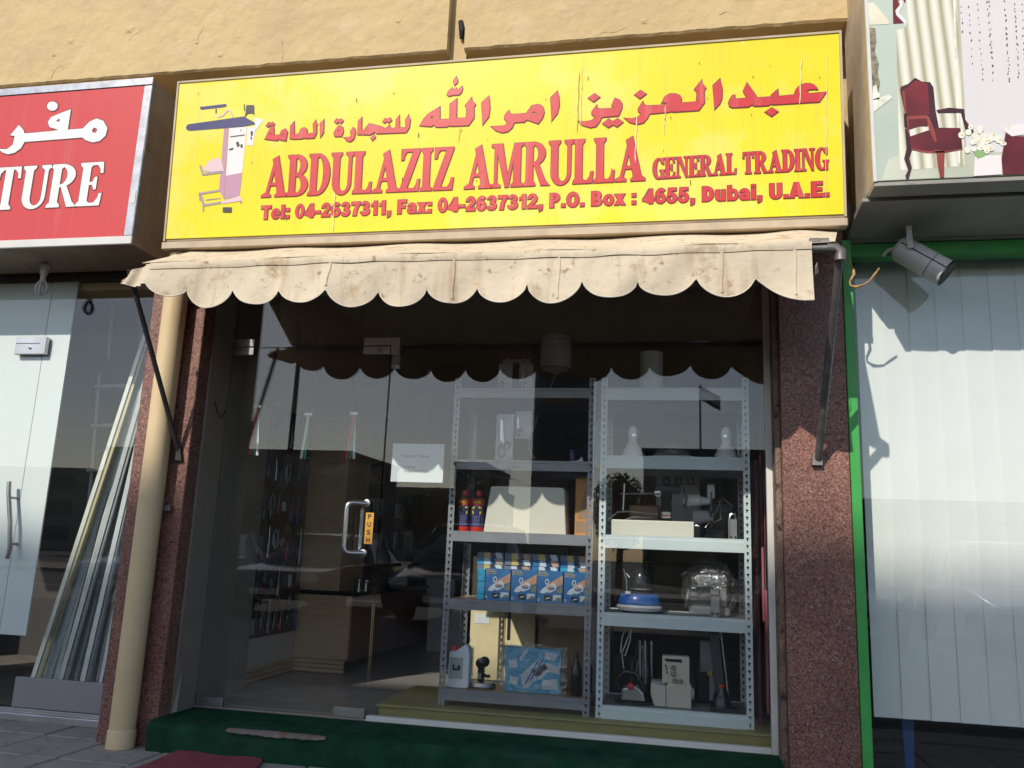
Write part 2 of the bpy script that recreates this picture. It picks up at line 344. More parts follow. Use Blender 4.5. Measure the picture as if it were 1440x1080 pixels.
def glass(name, tint=(.975, .985, .985), r0=.045, dirt=.02, rough=0.0, crumple=0.0):
    """a sheet of window glass: what is not mirrored passes straight through"""
    m = bpy.data.materials.new(name); m.use_nodes = True; t = m.node_tree; t.nodes.clear(); L = t.links.new
    out = _n(t, 'ShaderNodeOutputMaterial'); tr = _n(t, 'ShaderNodeBsdfTransparent'); tr.inputs[0].default_value = (*tint, 1)
    gl = _n(t, 'ShaderNodeBsdfGlossy'); gl.inputs['Roughness'].default_value = rough; gl.inputs[0].default_value = (1, 1, 1, 1)
    if crumple:
        c2 = _n(t, 'ShaderNodeTexCoord'); n2 = _n(t, 'ShaderNodeTexNoise'); n2.inputs['Scale'].default_value = 14; n2.inputs['Detail'].default_value = 4; n2.inputs['Distortion'].default_value = 1.5; L(c2.outputs['Object'], n2.inputs[0]); bp = _n(t, 'ShaderNodeBump'); bp.inputs['Strength'].default_value = crumple; bp.inputs['Distance'].default_value = .05; L(n2.outputs[0], bp.inputs['Height']); L(bp.outputs[0], gl.inputs['Normal'])
    lw = _n(t, 'ShaderNodeLayerWeight'); lw.inputs[0].default_value = .5
    p = _n(t, 'ShaderNodeMath', operation='POWER'); p.inputs[1].default_value = 5; L(lw.outputs['Facing'], p.inputs[0])
    a = _n(t, 'ShaderNodeMath', operation='MULTIPLY_ADD'); a.inputs[1].default_value = 1 - r0; a.inputs[2].default_value = r0; L(p.outputs[0], a.inputs[0])
    mx = _n(t, 'ShaderNodeMixShader'); L(a.outputs[0], mx.inputs[0]); L(tr.outputs[0], mx.inputs[1]); L(gl.outputs[0], mx.inputs[2])
    co = _n(t, 'ShaderNodeTexCoord'); n = _n(t, 'ShaderNodeTexNoise'); n.inputs['Scale'].default_value = 5; n.inputs['Detail'].default_value = 9; n.inputs['Roughness'].default_value = .7; L(co.outputs['Object'], n.inputs[0])
    mr = _n(t, 'ShaderNodeMapRange'); mr.inputs[1].default_value = .35; mr.inputs[2].default_value = .8; mr.inputs[3].default_value = dirt * .3; mr.inputs[4].default_value = dirt * 2; L(n.outputs[0], mr.inputs[0])
    df = _n(t, 'ShaderNodeBsdfDiffuse'); df.inputs[0].default_value = (.55, .52, .47, 1)
    m2 = _n(t, 'ShaderNodeMixShader'); L(mr.outputs[0], m2.inputs[0]); L(mx.outputs[0], m2.inputs[1]); L(df.outputs[0], m2.inputs[2]); L(m2.outputs[0], out.inputs[0])
    MATS[name] = m; return m
M = MATS
mat('stucco', (.57, .43, .228), .85, var=(2.2, .08), bump=(11, .75, .02), stain=[((.34, .23, .12), 5, .62, .35), ((.3, .2, .1), 11, .66, .5), ((.70, .55, .34), 3, .55, .35), ((.16, .1, .06), 40, .70, .7)])
mat('sign_yellow', (.84, .70, .012), .38, spec=.4, var=(1.1, .05), streak=((.62, .50, .06), .40, (46, 46, .5)), stain=[((.78, .74, .5), 14, .66, .6), ((.22, .15, .04), 45, .71, .8), ((.86, .78, .28), 1.3, .5, .35)])
mat('letter_red', (.60, .022, .03), .4, var=(6, .08), streak=((.75, .4, .34), .25), stain=((.8, .6, .45), 26, .70, .5))
mat('jamb_wood', (.09, .045, .035), .4, var=(5, .2))
mat('letter_edge', (.22, .03, .07), .5)
mat('print_navy', (.03, .028, .14), .45); mat('print_pink', (.72, .52, .56), .45); mat('print_mauve', (.5, .26, .38), .45); mat('print_white', (.8, .74, .74), .45)
mat('print_dark', (.05, .04, .05), .5); mat('print_grey', (.38, .3, .34), .5)
mat('sign_red', (.60, .055, .055), .3, spec=.5, var=(.8, .06), streak=((.62, .2, .18), .35))
mat('letter_white', (.8, .8, .79), .4, var=(5, .04)); mat('letter_brown', (.16, .03, .03), .5)
mat('chrome', (.62, .6, .58), .22, 1., var=(14, .2), bump=(9, .25, .01))
mat('alu', (.55, .55, .56), .35, 1., var=(8, .12)); mat('alu_dark', (.2, .19, .18), .45, .8, var=(12, .2))
mat('sign_side', (.33, .25, .17), .75, var=(4, .2), stain=((.12, .08, .05), 7, .6, .6), streak=((.5, .4, .28), .4))
mat('sign_frame', (.5, .40, .28), .6, var=(9, .15), stain=((.1, .06, .04), 28, .66, .8))
mat('canvas', (.74, .635, .48), .9, spec=.2, trans=.16, var=(3.2, .08), bump=(20, .32, .02), stain=[((.38, .22, .10), 6.5, .57, .5), ((.30, .15, .06), 21, .60, .75), ((.70, .62, .5), 5, .58, .45), ((.22, .10, .04), 55, .66, .7)], streak=((.40, .25, .12), .6, (15, 15, 1.6)))
mat('steel_pipe', (.2, .185, .175), .5, .6, var=(18, .25), stain=((.2, .1, .05), 24, .64, .5))
mat('dark_pipe', (.05, .045, .043), .5, .4, var=(14, .3))
mat('pvc', (.66, .50, .29), .5, var=(4, .06), stain=((.4, .28, .15), 12, .68, .5))
granite('granite', (.205, .088, .066), (.285, .14, .105), (.135, .06, .048), .42)
mat('carpet', (.013, .06, .03), .95, spec=.1, var=(9, .35), bump=(260, .9, .006), stain=[((.045, .075, .055), 4, .55, .35), ((.02, .03, .022), 9, .58, .4), ((.24, .23, .2), 60, .70, .7)])
mat('worn_edge', (.17, .145, .125), .7, var=(20, .3), stain=((.2, .09, .05), 9, .52, .9))
mat('mat_red', (.30, .075, .09), .95, spec=.1, var=(8, .15), bump=(220, .9, .006))
mat('paving', (.30, .27, .245), .85, var=(5, .16), bump=(60, .35, .006), stain=((.16, .13, .11), 6, .58, .6))
mat('joint', (.12, .10, .085), .95, var=(10, .2))
mat('asphalt', (.055, .054, .053), .9, var=(20, .25), bump=(90, .5, .01)); mat('kerb', (.33, .31, .28), .8, var=(6, .15))
mat('line_white', (.7, .7, .68), .7, var=(9, .1))
glass('glass_shop', r0=.044, dirt=.004); glass('glass_thin', tint=(.97, .98, .98), r0=.03, dirt=.004); glass('plastic_clear', tint=(.94, .94, .94), r0=.13, dirt=.05, rough=.14, crumple=.8)
mat('steel_white', (.60, .68, .68), .4, spec=.5, var=(7, .04), stain=((.4, .42, .42), 30, .72, .5)); mat('steel_grey', (.26, .27, .29), .38, .35, var=(9, .1))
mat('board_grey', (.2, .21, .22), .6, var=(5, .1)); wood('board_wood', (.30, .19, .10), (.42, .28, .15))
mat('olive', (.27, .245, .085), .6, var=(3, .08), stain=((.12, .09, .04), 8, .64, .5)); mat('white_paint', (.66, .65, .62), .5, var=(6, .06), stain=((.3, .26, .22), 22, .68, .6))
mat('film_white', (.74, .80, .78), .45, var=(1.2, .03)); mat('blind', (.86, .88, .84), .8, trans=.05, var=(3, .03), bump=(160, .12, .002))
mat('green_paint', (.055, .36, .075), .42, var=(6, .08), stain=((.02, .08, .02), 40, .72, .6)); mat('green_dark', (.03, .11, .04), .5)
mat('soffit', (.30, .29, .26), .7, var=(4, .12), stain=((.1, .09, .08), 12, .62, .5)); mat('soffit_gap', (.05, .043, .038), .9)
mat('lamp_grey', (.66, .64, .63), .45, .0, var=(8, .06)); mat('black', (.012, .012, .012), .45); mat('black_gloss', (.012, .012, .013), .18)
mat('black_rubber', (.02, .02, .02), .8); mat('dry_vine', (.42, .26, .12), .85, var=(40, .3), bump=(60, .5, .004))
mat('wall_in', (.56, .48, .40), .8, var=(2, .06)); mat('ceil_in', (.5, .46, .42), .85, var=(2, .08)); mat('tile', (.34, .315, .285), .25, var=(4, .08)); mat('panel_beige', (.25, .215, .175), .65, var=(3, .07), stain=((.3, .25, .2), 6, .62, .4))
mat('maroon', (.10, .03, .04), .6, var=(3, .1)); mat('pink', (.55, .17, .21), .6, var=(5, .08), trans=.2)
wood('laminate', (.48, .32, .175), (.58, .40, .23), .4, (3, 3, 26)); wood('laminate_dark', (.17, .08, .045), (.25, .12, .065), .35, (26, 26, 3)); mat('groove', (.06, .03, .02), .7)
mat('can_navy', (.022, .02, .11), .3, spec=.5); mat('can_red', (.62, .035, .02), .35); mat('can_yellow', (.88, .70, .01), .35); mat('cap_red', (.72, .03, .03), .4); mat('can_silver', (.7, .7, .7), .25, 1.)
mat('can_print', (.32, .32, .55), .5)
mat('cover_cream', (.66, .65, .55), .4, var=(3, .03)); mat('amber', (.62, .28, .07), .5, var=(5, .12)); mat('cardboard', (.36, .24, .14), .8, var=(6, .1))
mat('box_blue', (.04, .17, .40), .4, var=(7, .1)); mat('box_blue_b', (.04, .36, .58), .4, var=(7, .08)); mat('box_slate', (.16, .20, .24), .45, var=(7, .1)); mat('box_navy', (.02, .035, .09), .45)
mat('print_gold', (.62, .47, .12), .5); mat('print_flesh', (.55, .32, .2), .5, var=(30, .12)); mat('print_pale', (.62, .68, .72), .5, var=(20, .08)); mat('print_olive', (.22, .24, .16), .5)
mat('print_black', (.02, .02, .022), .5); mat('paper', (.66, .71, .73), .7, var=(3, .02)); mat('ink', (.12, .14, .17), .6)
mat('ps_white', (.70, .70, .68), .35, var=(4, .04)); mat('jug_white', (.68, .72, .76), .4, var=(4, .05)); mat('label_grey', (.36, .4, .4), .6); mat('cream_machine', (.52, .50, .40), .38, var=(4, .05))
mat('bag_yellow', (.70, .60, .36), .35, var=(3, .08), bump=(9, .4, .02)); mat('machine_blue', (.02, .12, .42), .3, coat=.3); mat('metal', (.55, .55, .55), .25, 1.); mat('metal_dull', (.35, .34, .33), .4, .9, var=(9, .15))
mat('plastic_red', (.45, .02, .02), .35); mat('orange', (.72, .35, .05), .5); mat('cord', (.5, .5, .47), .6); mat('grey_plastic', (.3, .3, .3), .5); mat('bottle_tan', (.24, .17, .1), .35)
mat('icon_blue', (.04, .09, .26), .5); mat('card_grey', (.52, .54, .56), .6); mat('ribbon_red', (.62, .05, .05), .6); mat('ribbon_green', (.02, .28, .12), .6); mat('ribbon_white', (.7, .7, .68), .6)
for i, c in enumerate([(.68, .69, .6), (.6, .55, .33), (.56, .61, .6), (.42, .45, .42), (.76, .8, .8), (.3, .32, .33), (.5, .54, .52)]): mat('rail_%d' % i, c, .35, .25, var=(9, .08))
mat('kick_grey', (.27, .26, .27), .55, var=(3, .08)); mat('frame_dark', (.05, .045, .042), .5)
mat('lamp_glass', (.7, .68, .64), .2, trans=.25); mat('bulb_base', (.62, .58, .5), .5)

# ================================================================== ground
G0 = -0.03                                    # top of the pavement
g = MB().box(-300, 300, -300, 60, -.6, G0 - .14); tag(g.build('road', M['asphalt']), kind='structure')
pv = MB().box(-14, 14, -1.75, .35, G0 - .3, G0 - .012).build('pavement', M['joint']); tag(pv, kind='structure')
SLAB = None
for i in range(19):
    for j in range(5):
        x0 = -5.0 + i * .4; y1 = .10 - j * .4
        if SLAB is None:
            SLAB = MB().box(x0 + .006, x0 + .394, y1 - .394, y1 - .006, G0 - .05, G0).build('paving_slab', M['paving'], pv, bevel=.006); SL0 = (x0, y1)
        else:
            c = SLAB.copy(); COL.objects.link(c); c.parent = pv
            c.location = SLAB.location + Vector((x0 - SL0[0], y1 - SL0[1], random.uniform(-.004, .003))); c.rotation_euler = (random.uniform(-.006, .006), random.uniform(-.006, .006), random.choice((0, 0, .004)))
            c.rotation_euler = (0, 0, 0)
kb = None
for i in range(14):
    x0 = -7 + i
    if kb is None: kb = MB().box(x0 + .004, x0 + .996, -1.9, -1.752, G0 - .3, G0).build('kerb_stone', M['kerb'], pv, bevel=.015); K0 = x0
    else:
        c = kb.copy(); COL.objects.link(c); c.parent = pv; c.location = kb.location + Vector((x0 - K0, 0, 0))
grit = MB()
for i in range(70):
    x = random.uniform(-3.9, -2.3); y = random.uniform(-.7, -.25); s = random.choice((.003, .004, .005, .009)); a = random.uniform(0, 3)
    if random.random() < .5: x = random.uniform(-3.1, -2.55); y = random.uniform(-.42, -.25)
    grit.add([(x + s * math.cos(a + k), y + s * math.sin(a + k), G0 + .001 + (s * .9 if k % 2 else 0)) for k in (0, 1.6, 3.1, 4.7)] + [(x, y, G0 + s)], [(0, 1, 4), (1, 2, 4), (2, 3, 4), (3, 0, 4)])
tag(grit.build('gravel_litter', M['paving']), 'crumbs of stone and litter on the paving by the pipe', 'litter', kind='stuff')

# ================================================================== the building
Bd = thing('building', 'cream rendered building with red granite pillars above and around the shopfronts', 'building', (-1, 0, G0))
gx0, gx1 = at(630, 40, -.3).x, at(654, 40, -.3).x; WZ = at(740, 63, -.3).z
def wall_panel(x0, x1):                       # lower edge slightly uneven, as a trowelled arris
    m = MB(); n = max(int((x1 - x0) / .05), 1); top = 6.2
    prof = [WZ + .003 * math.sin(i * 1.7) * random.random() + random.uniform(-.002, .002) for i in range(n + 1)]
    vs = []; fs = []
    for i in range(n + 1):
        x = x0 + (x1 - x0) * i / n
        vs += [(x, -.3, top), (x, -.3, prof[i] + .012), (x, -.288, prof[i]), (x, .2, prof[i])]
    for i in range(n):
        a = 4 * i
        for k in range(3): fs.append((a + k, a + k + 1, a + k + 5, a + k + 4))
    fs += [(0, 1, 2, 3), tuple(4 * n + k for k in (3, 2, 1, 0))]
    return m.add(vs, fs)
wall_panel(-9, gx0).build('upper_wall', M['stucco'], Bd); wall_panel(gx1, 7).build('upper_wall', M['stucco'], Bd)
jb = MB().box(gx0 + .002, gx1 - .002, -.235, .2, WZ - .1, 6.2).build('expansion_joint', M['stucco'], Bd)
MB().tube([at(648, 30, -.27), at(650, 44, -.265), at(649, 55, -.25)], [.016, .02, .012], 8).build('joint_bung', M['black_rubber'], jb)
PR0_ = .522
MB().box(-9, 4.3, -.04, .25, 2.96, WZ - .006).build('bulkhead', M['stucco'], Bd); MB().box(-9, PR0_ - .001, .035, .25, 2.63, 2.959).build('bulkhead', M['stucco'], Bd)
MB().box(.8465, 1.0, -.028, .25, 2.775, 2.958).build('bulkhead', M['stucco'], Bd)
mat('crack', (.14, .09, .05), .95); rk = random.Random(2)
for pts in ([(398, 58), (396, 66), (399, 74), (397, 82), (398, 90)], [(276, 62), (279, 50), (284, 42), (288, 33)], [(72, 112), (76, 100), (84, 92), (90, 95)], [(180, 60), (186, 50), (196, 46), (199, 38)], [(835, 52), (850, 46), (868, 44), (890, 35)], [(1010, 22), (1020, 18), (1036, 17)]):
    q = []
    for (xa, ya), (xb, yb) in zip(pts, pts[1:]):
        for k in range(3): t = k / 3; q.append(at(xa + (xb - xa) * t + rk.uniform(-1, 1), ya + (yb - ya) * t + rk.uniform(-1, 1), -.3))
    MB().tube(q, [rk.uniform(.0004, .0018) for _ in q], 5).build('wall_crack', M['crack'], Bd)
for px, py, r in ((182, 42, .035), (100, 58, .03), (277, 60, .016), (76, 78, .012), (310, 78, .02), (560, 30, .02), (905, 30, .025)):
    c = at(px, py, -.3); m = MB().grid(lambda u, v: (c.x + (u - .5) * 2.4 * r * (1 + .2 * math.sin(v * 9)), -.2985 - .008 * max(0, math.sin(math.pi * u) * math.sin(math.pi * v)) * (1 + .4 * math.sin(u * 11 + v * 7)), c.z + (v - .5) * 1.7 * r), 8, 8); m.build('plaster_lump', M['stucco'], Bd, smooth=True)
PLY = -.34; PL0, PL1 = at(205, 500, PLY).x, at(272, 580, PLY).x
PR0, PR1 = .522, .845
MB().box(PL0, PL1, PLY, .28, G0 - .1, 2.62).build('pillar', M['granite'], Bd, bevel=.004)
MB().box(PR0, PR1, -.2, .28, G0 - .1, 2.95).build('pillar', M['granite'], Bd, bevel=.004)
jm = MB().box(PR0 - .028, PR0 - .002, -.16, .1, G0, 2.95); jm.build('mortar_edge', mat('mortar', (.22, .15, .12), .9, var=(12, .3), bump=(50, .9, .02), stain=((.02, .015, .012), 14, .55, .9)), Bd)

# ------------------------------------------------------------------ room behind the glass
FZ = .13
fl = MB().box(-2.9, .62, -.02, 6.5, FZ - .1, FZ - .006).build('shop_floor', M['joint']); tag(fl, kind='structure')
T0 = None
for i in range(8):
    for j in range(9):
        x0 = -2.88 + i * .433; y0 = -.012 + j * .433
        if T0 is None: T0 = MB().box(x0, x0 + .43, y0, y0 + .43, FZ - .01, FZ).build('floor_tile', M['tile'], fl); T00 = (x0, y0)
        else:
            c = T0.copy(); COL.objects.link(c); c.parent = fl; c.location = T0.location + Vector((x0 - T00[0], y0 - T00[1], 0))
for nm, b, mt in (('wall_left', (-2.95, -2.80, .56, 6.5, FZ - .1, 3.0), 'wall_in'), ('wall_back', (-2.95, .75, 6.5, 6.6, FZ - .1, 3.0), 'wall_in'), ('wall_right', (.56, .7, .3, 6.5, FZ - .1, 3.0), 'maroon'), ('ceiling', (-3.0, .75, .26, 6.6, 3.0, 3.1), 'ceil_in')):
    tag(MB().box(*b).build(nm, M[mt]), kind='structure')
rp = thing('jamb_panel', 'tall beige boards lining the recess between left pillar and glass door', 'panel', (PL1, -.1, FZ))
MB().box(PL1 + .001, PL1 + .014, -.235, -.165, .118, 2.62).build('panel_board', M['panel_beige'], rp, bevel=.002); MB().box(PL1 + .001, PL1 + .010, -.162, -.004, .118, 2.62).build('panel_board', M['panel_beige'], rp, bevel=.002)
MB().add([(PL1 + .015, -.24, .13), (PL1 + .035, -.225, .13), (PL1 + .020, -.19, .33), (PL1 + .0155, -.235, .42)], [(0, 1, 2, 3)]).build('peeling_strip', M['panel_beige'], rp, solid=.004)
MB().box(PL1 + .001, PL1 + .010, .012, .56, FZ + .002, 2.62).build('panel_board', M['panel_beige'], rp); MB().box(-2.80, PL1 - .0, .281, .558, FZ, 2.9).build('panel_return', M['panel_beige'], rp)
MB().tube([(PL1 + .013, -.15, 1.86), (PL1 + .014, -.11, 1.79), (PL1 + .014, -.06, 1.78), (PL1 + .013, -.02, 1.83)], .003, 6).build('cable', M['black'], rp)

# ================================================================== yellow sign
YB = -.5; zb = (at(232, 340, YB).z + at(1190, 305, YB).z) / 2
zt = (at(250, 116, -.56).z + at(1183, 44, -.56).z) / 2
yx0 = (at(232, 340, YB).x + at(250, 116, -.56).x) / 2; yx1 = (at(1190, 305, YB).x + at(1183, 44, -.56).x) / 2
SV = Vector((0, -.06, zt - zb)).normalized(); SH = (Vector((0, -.06, zt - zb))).length; SW = yx1 - yx0
YF = FR((yx0, YB, zb), (1, 0, 0), SV)
def uv(px, py, f=YF):
    w = ray(px, py); t = (f[0] - CAM).dot(f[3]) / w.dot(f[3]); p = CAM + w * t - f[0]; return (p.dot(f[1]), p.dot(f[2]))
YS = thing('shop_sign', 'wide yellow shop sign box with red Arabic and English lettering', 'sign', (yx0 + SW / 2, -.35, zb))
O, U, V, N = YF
back = Vector((0, .30, 0))
def onY(u, v, w=0): return O + U * u + V * v + N * w
MB().hexa([onY(0, 0), onY(SW, 0), onY(SW, 0) + back, onY(0, 0) + back], [onY(0, SH), onY(SW, SH), onY(SW, SH) + back, onY(0, SH) + back]).build('sign_box', M['sign_side'], YS)
def yb_(u0, u1, v0, v1, w0, w1): return MB().hexa([onY(u0, v0, w0), onY(u1, v0, w0), onY(u1, v0, w1), onY(u0, v0, w1)], [onY(u0, v1, w0), onY(u1, v1, w0), onY(u1, v1, w1), onY(u0, v1, w1)])
yb_(.012, SW - .012, .014, SH - .012, .001, .006).build('face_panel', M['sign_yellow'], YS)
yb_(0, .011, -.0, SH, .0005, .012).build('frame_edge', M['sign_frame'], YS); yb_(SW - .011, SW, -.0, SH, .0005, .012).build('frame_edge', M['sign_frame'], YS); yb_(.0115, SW - .0115, SH - .011, SH, .0005, .012).build('frame_edge', M['sign_frame'], YS)
yb_(-.012, SW + .006, -.047, -.004, -.06, .008).build('bottom_rail', M['sign_frame'], YS, bevel=.004)
W_E, W_L = .0085, .0105
AR = []   # traced outlines of the Arabic words: (origin, scale, outline, hole)
def zz(o, s, pts): return [uv(o[0] + x / s, o[1] + y / s) for x, y in pts]
Z1, Z2, Z3, Z4 = ((1000, 90), 8.0), ((800, 100), 6.545), ((580, 100), 6.545), ((360, 140), 6.261)
WORDS = [
 (Z1, [[(1195,298),(1180,270),(1150,242),(1110,228),(1070,226),(1030,236),(985,262),(950,300),(935,355),(755,372),(748,295),(675,358),(672,378),(520,388),(402,222),(360,318),(402,392),(268,402),(265,358),(240,362),(210,405),(195,445),(205,485),(235,502),(420,492),(455,468),(490,485),(640,478),(680,458),(700,468),(1215,437),(1295,325),(1100,342),(1068,318),(1100,300),(1150,295)],
       [(605,550),(680,500),(752,545),(680,600)], [(20,250),(98,175),(125,290),(122,400),(95,460),(40,520),(35,420)]], []),
 (Z2, [[(1222,88),(1155,175),(1180,205),(1172,290),(1030,300),(1038,262),(1020,230),(980,215),(930,215),(885,240),(855,300),(905,300),(895,318),(715,325),(695,315),(682,285),(640,350),(640,380),(665,400),(640,430),(580,445),(505,437),(560,480),(630,498),(685,485),(725,440),(742,402),(930,385),(945,378),(960,385),(1195,370),(1248,300),(1245,185),(1262,165),(1228,125)],
       [(605,225),(660,183),(713,218),(655,262)], [(425,255),(395,325),(420,348),(285,355),(262,345),(258,318),(215,375),(212,405),(243,432),(215,460),(150,472),(82,465),(130,508),(200,528),(250,518),(285,475),(305,432),(460,420),(490,350),(492,310),(470,275)],
       [(312,490),(365,447),(405,470),(450,443),(500,478),(445,522),(410,502),(365,528)], [(180,255),(237,213),(287,248),(230,292)]], []),
 (Z3, [[(1335,190),(1275,250),(1285,465),(1335,400),(1355,320),(1350,240)], [(1150,312),(1100,325),(1050,395),(930,405),(900,395),(890,368),(855,410),(848,445),(878,485),(850,510),(725,515),(770,555),(830,575),(880,565),(920,530),(940,482),(1035,475),(1055,455),(1160,492),(1200,440),(1217,385),(1205,340),(1180,318)],
       [(705,237),(640,298),(650,503),(705,430),(717,350),(712,270)], [(548,248),(488,325),(502,350),(498,438),(410,440),(413,260),(350,308),(346,448),(258,452),(257,333),(150,400),(105,450),(72,510),(180,518),(200,500),(220,523),(320,522),(342,508),(360,515),(520,508),(570,440),(572,335),(587,315),(552,280)],
       [(460,145),(440,165),(425,185),(405,158),(390,185),(370,158),(335,190),(322,225),(340,240),(380,228),(430,228),(455,205),(467,170)], [(408,57),(380,98),(390,138),(415,120),(423,92)]],
      [[(1108,390),(1125,378),(1147,400),(1130,412)], [(170,436),(190,420),(205,438),(190,449)]]),
 (Z4, [[(1348,138),(1320,185),(1325,250),(1270,255),(1268,143),(1238,180),(1235,255),(1195,262),(1180,228),(1145,262),(1110,245),(1050,228),(1000,218),(965,262),(975,275),(935,275),(938,162),(905,195),(900,315),(1010,318),(1050,292),(1070,308),(1325,298),(1355,255),(1365,180),(1352,165)],
       [(1120,200),(1140,172),(1160,180),(1185,165),(1200,190),(1175,212),(1155,200),(1135,215)], [(1015,345),(1045,315),(1058,340),(1030,368)], [(860,250),(835,290),(845,320),(830,338),(778,340),(805,370),(835,378),(868,355),(882,300),(878,265)],
       [(735,232),(705,270),(690,305),(700,332),(760,332),(775,290),(770,250)], [(695,200),(715,175),(735,185),(755,175),(775,195),(755,218),(735,205),(715,220)], [(605,183),(570,215),(572,343),(600,300)],
       [(532,188),(508,220),(515,300),(460,308),(455,268),(430,252),(400,265),(385,305),(345,318),(343,200),(310,235),(305,350),(330,355),(415,352),(430,340),(440,350),(520,345),(540,300),(540,235),(548,228),(535,205)],
       [(150,225),(165,250),(165,318),(215,318),(230,280),(265,262),(285,290),(270,372),(215,360),(205,350),(195,368),(85,355),(110,300)], [(95,235),(120,205),(135,215),(155,205),(172,225),(150,245),(133,232),(112,250)]],
      [[(720,282),(738,270),(742,282),(728,288)], [(128,310),(140,302),(143,314),(133,318)], [(232,315),(243,306),(246,318),(238,322)]]),
]
for (o, s), pos, neg in WORDS:
    for p in pos:
        q = zz(o, s, p); hs = [zz(o, s, h) for h in neg if min(x for x, y in p) < h[0][0] < max(x for x, y in p) and min(y for x, y in p) < h[0][1] < max(y for x, y in p)]
        ar = MB().flat(union([grow(q, -.0005)], hs), YF, W_L).build('arabic_letter', M['letter_red'], YS); MB().flat(union([q], hs, .0034), YF, W_E).build('letter_outline', M['letter_edge'], ar)
def line_of(text, bl, br, top, serif=True, bold=.03):
    a, b = uv(*bl), uv(*br); h = uv(*top)[1] - (a[1] + (b[1] - a[1]) * (uv(*top)[0] - a[0]) / (b[0] - a[0]))
    return text, (a, b, h)
for text, bl, br, top in (('ABDULAZIZ', (368.2, 278.5), (639, 267.6), (392, 220)), ('AMRULLA', (653.2, 267), (905.4, 254.9), (890.8, 192.6)), ('GENERAL', (917.5, 253.2), (1036, 245.6), (1024, 217)), ('TRADING', (1044, 245.8), (1164.8, 239.4), (1163, 208.5))):
    t, c = line_of(text, bl, br, top); la = MB().flat(lay_serif(t, c), YF, W_L).build('latin_word', M['letter_red'], YS); MB().flat(lay_serif(t, c, .0034), YF, W_E).build('letter_outline', M['letter_edge'], la)
tx = 'Tel: 04-2637311, Fax: 04-2637312, P.O. Box : 4655, Dubai, U.A.E.'
_, c = line_of(tx, (367.5, 309.5), (1166.4, 277.2), (368, 290.5))
for w1, w2 in zip(lay_bold(tx, c), lay_bold(tx, c, .0036)):
    ln = MB().flat(w1, YF, W_L).build('telephone_line', M['letter_red'], YS); MB().flat(w2, YF, W_E).build('letter_outline', M['letter_edge'], ln)
# the printed picture of an ironing table
PZ = ((240, 120), 5.4)
PIC = [('print_navy', [[(120,325),(135,300),(560,240),(640,285),(650,300),(560,318),(150,350),(128,342)], [(225,168),(425,145),(432,158),(415,170),(235,190)]], 0),
       ('print_mauve', [[(410,332),(445,330),(410,870),(372,800)], [(425,690),(548,670),(528,840),(412,870)]], 0),
       ('print_white', [[(450,330),(585,318),(548,668),(425,690),(432,600)], [(590,325),(650,315),(630,465),(580,455)], [(640,250),(710,265),(650,350)]], 0),
       ('print_pink', [[(245,650),(300,575),(370,550),(400,600),(410,660),(330,665)], [(380,890),(530,840),(548,880),(390,905)], [(345,180),(355,180),(352,220),(370,240),(400,225),(440,185),(465,195),(478,245),(468,245),(455,205),(440,198),(405,238),(365,250),(345,225)]], 1),
       ('print_grey', [[(220,610),(240,612),(250,668),(400,655),(402,668),(245,690)], [(220,820),(370,795),(375,810),(240,832),(265,905),(390,885),(390,900),(250,925)], [(218,820),(232,820),(232,880),(222,880)], [(248,920),(260,920),(258,965),(248,965)], [(270,870),(385,858),(385,864),(272,878)], [(528,880),(545,880),(545,902),(530,900)]], 1),
       ('print_dark', [[(402,930),(470,930),(468,970),(402,968)], [(580,155),(638,155),(640,230),(620,215),(590,220),(565,250),(575,210)], [(448,488),(480,478),(482,492),(450,498)], [(500,440),(520,430),(530,460),(512,475)], [(535,455),(552,450),(552,475),(538,480)], [(612,355),(630,352),(628,385),(614,388)], [(458,392),(568,378),(568,384),(458,398)], [(562,145),(567,145),(569,200),(562,195)], [(612,395),(622,395),(622,415),(614,418)]], 2)]
pp = None
for i, (mn, polys, lv) in enumerate(PIC):
    for p in polys:
        o = MB().flat(union([zz(PZ[0], PZ[1], p)]), YF, .0075 + lv * .001).build('printed_table' if pp is None else 'print_layer', M[mn], YS if pp is None else pp)
        if pp is None: pp = o
# rain runs and nicks on the panel
sc_ = MB()
for k in range(46):
    u = random.uniform(.1, SW - .1); v = random.uniform(.1, SH - .04); l = random.choice((.006, .008, .012, .03)); w = random.choice((.003, .004, .005))
    sc_.flat(([(u, v), (u + w, v + .001), (u + w * 1.2, v - l * .6), (u + w * .4, v - l)], [(0, 3, 2, 1)]), YF, .0115)
tag(sc_.build('paint_nicks', M['letter_brown'], YS), kind='stuff')
mat('run_dark', (.30, .22, .04), .6); mat('run_pale', (.80, .74, .42), .6)
for k, (px, ya, yb, w, mt) in enumerate(((815, 100, 190, .0035, 'run_dark'), (819, 92, 190, .0035, 'run_pale'), (896, 160, 230, .006, 'run_pale'), (936, 150, 192, .004, 'run_pale'), (1163, 70, 300, .003, 'run_pale'), (1127, 75, 150, .006, 'run_pale'), (472, 270, 328, .005, 'run_pale'), (648, 180, 202, .003, 'run_dark'))):
    a_, b_ = uv(px, ya), uv(px - 3, yb); n = 10; pts_l, pts_r = [], []
    for i in range(n + 1):
        t = i / n; u = a_[0] + (b_[0] - a_[0]) * t + .002 * math.sin(i * 1.9 + k); v = a_[1] + (b_[1] - a_[1]) * t; ww = w * (.35 + .65 * abs(math.sin(i * 1.3 + k))) * (1 if i not in (0, n) else .2); pts_l.append((u - ww / 2, v)); pts_r.append((u + ww / 2, v))
    MB().flat(union([pts_l + pts_r[::-1]]), YF, .0112 + .0003 * k).build('rain_run', M[mt], YS)

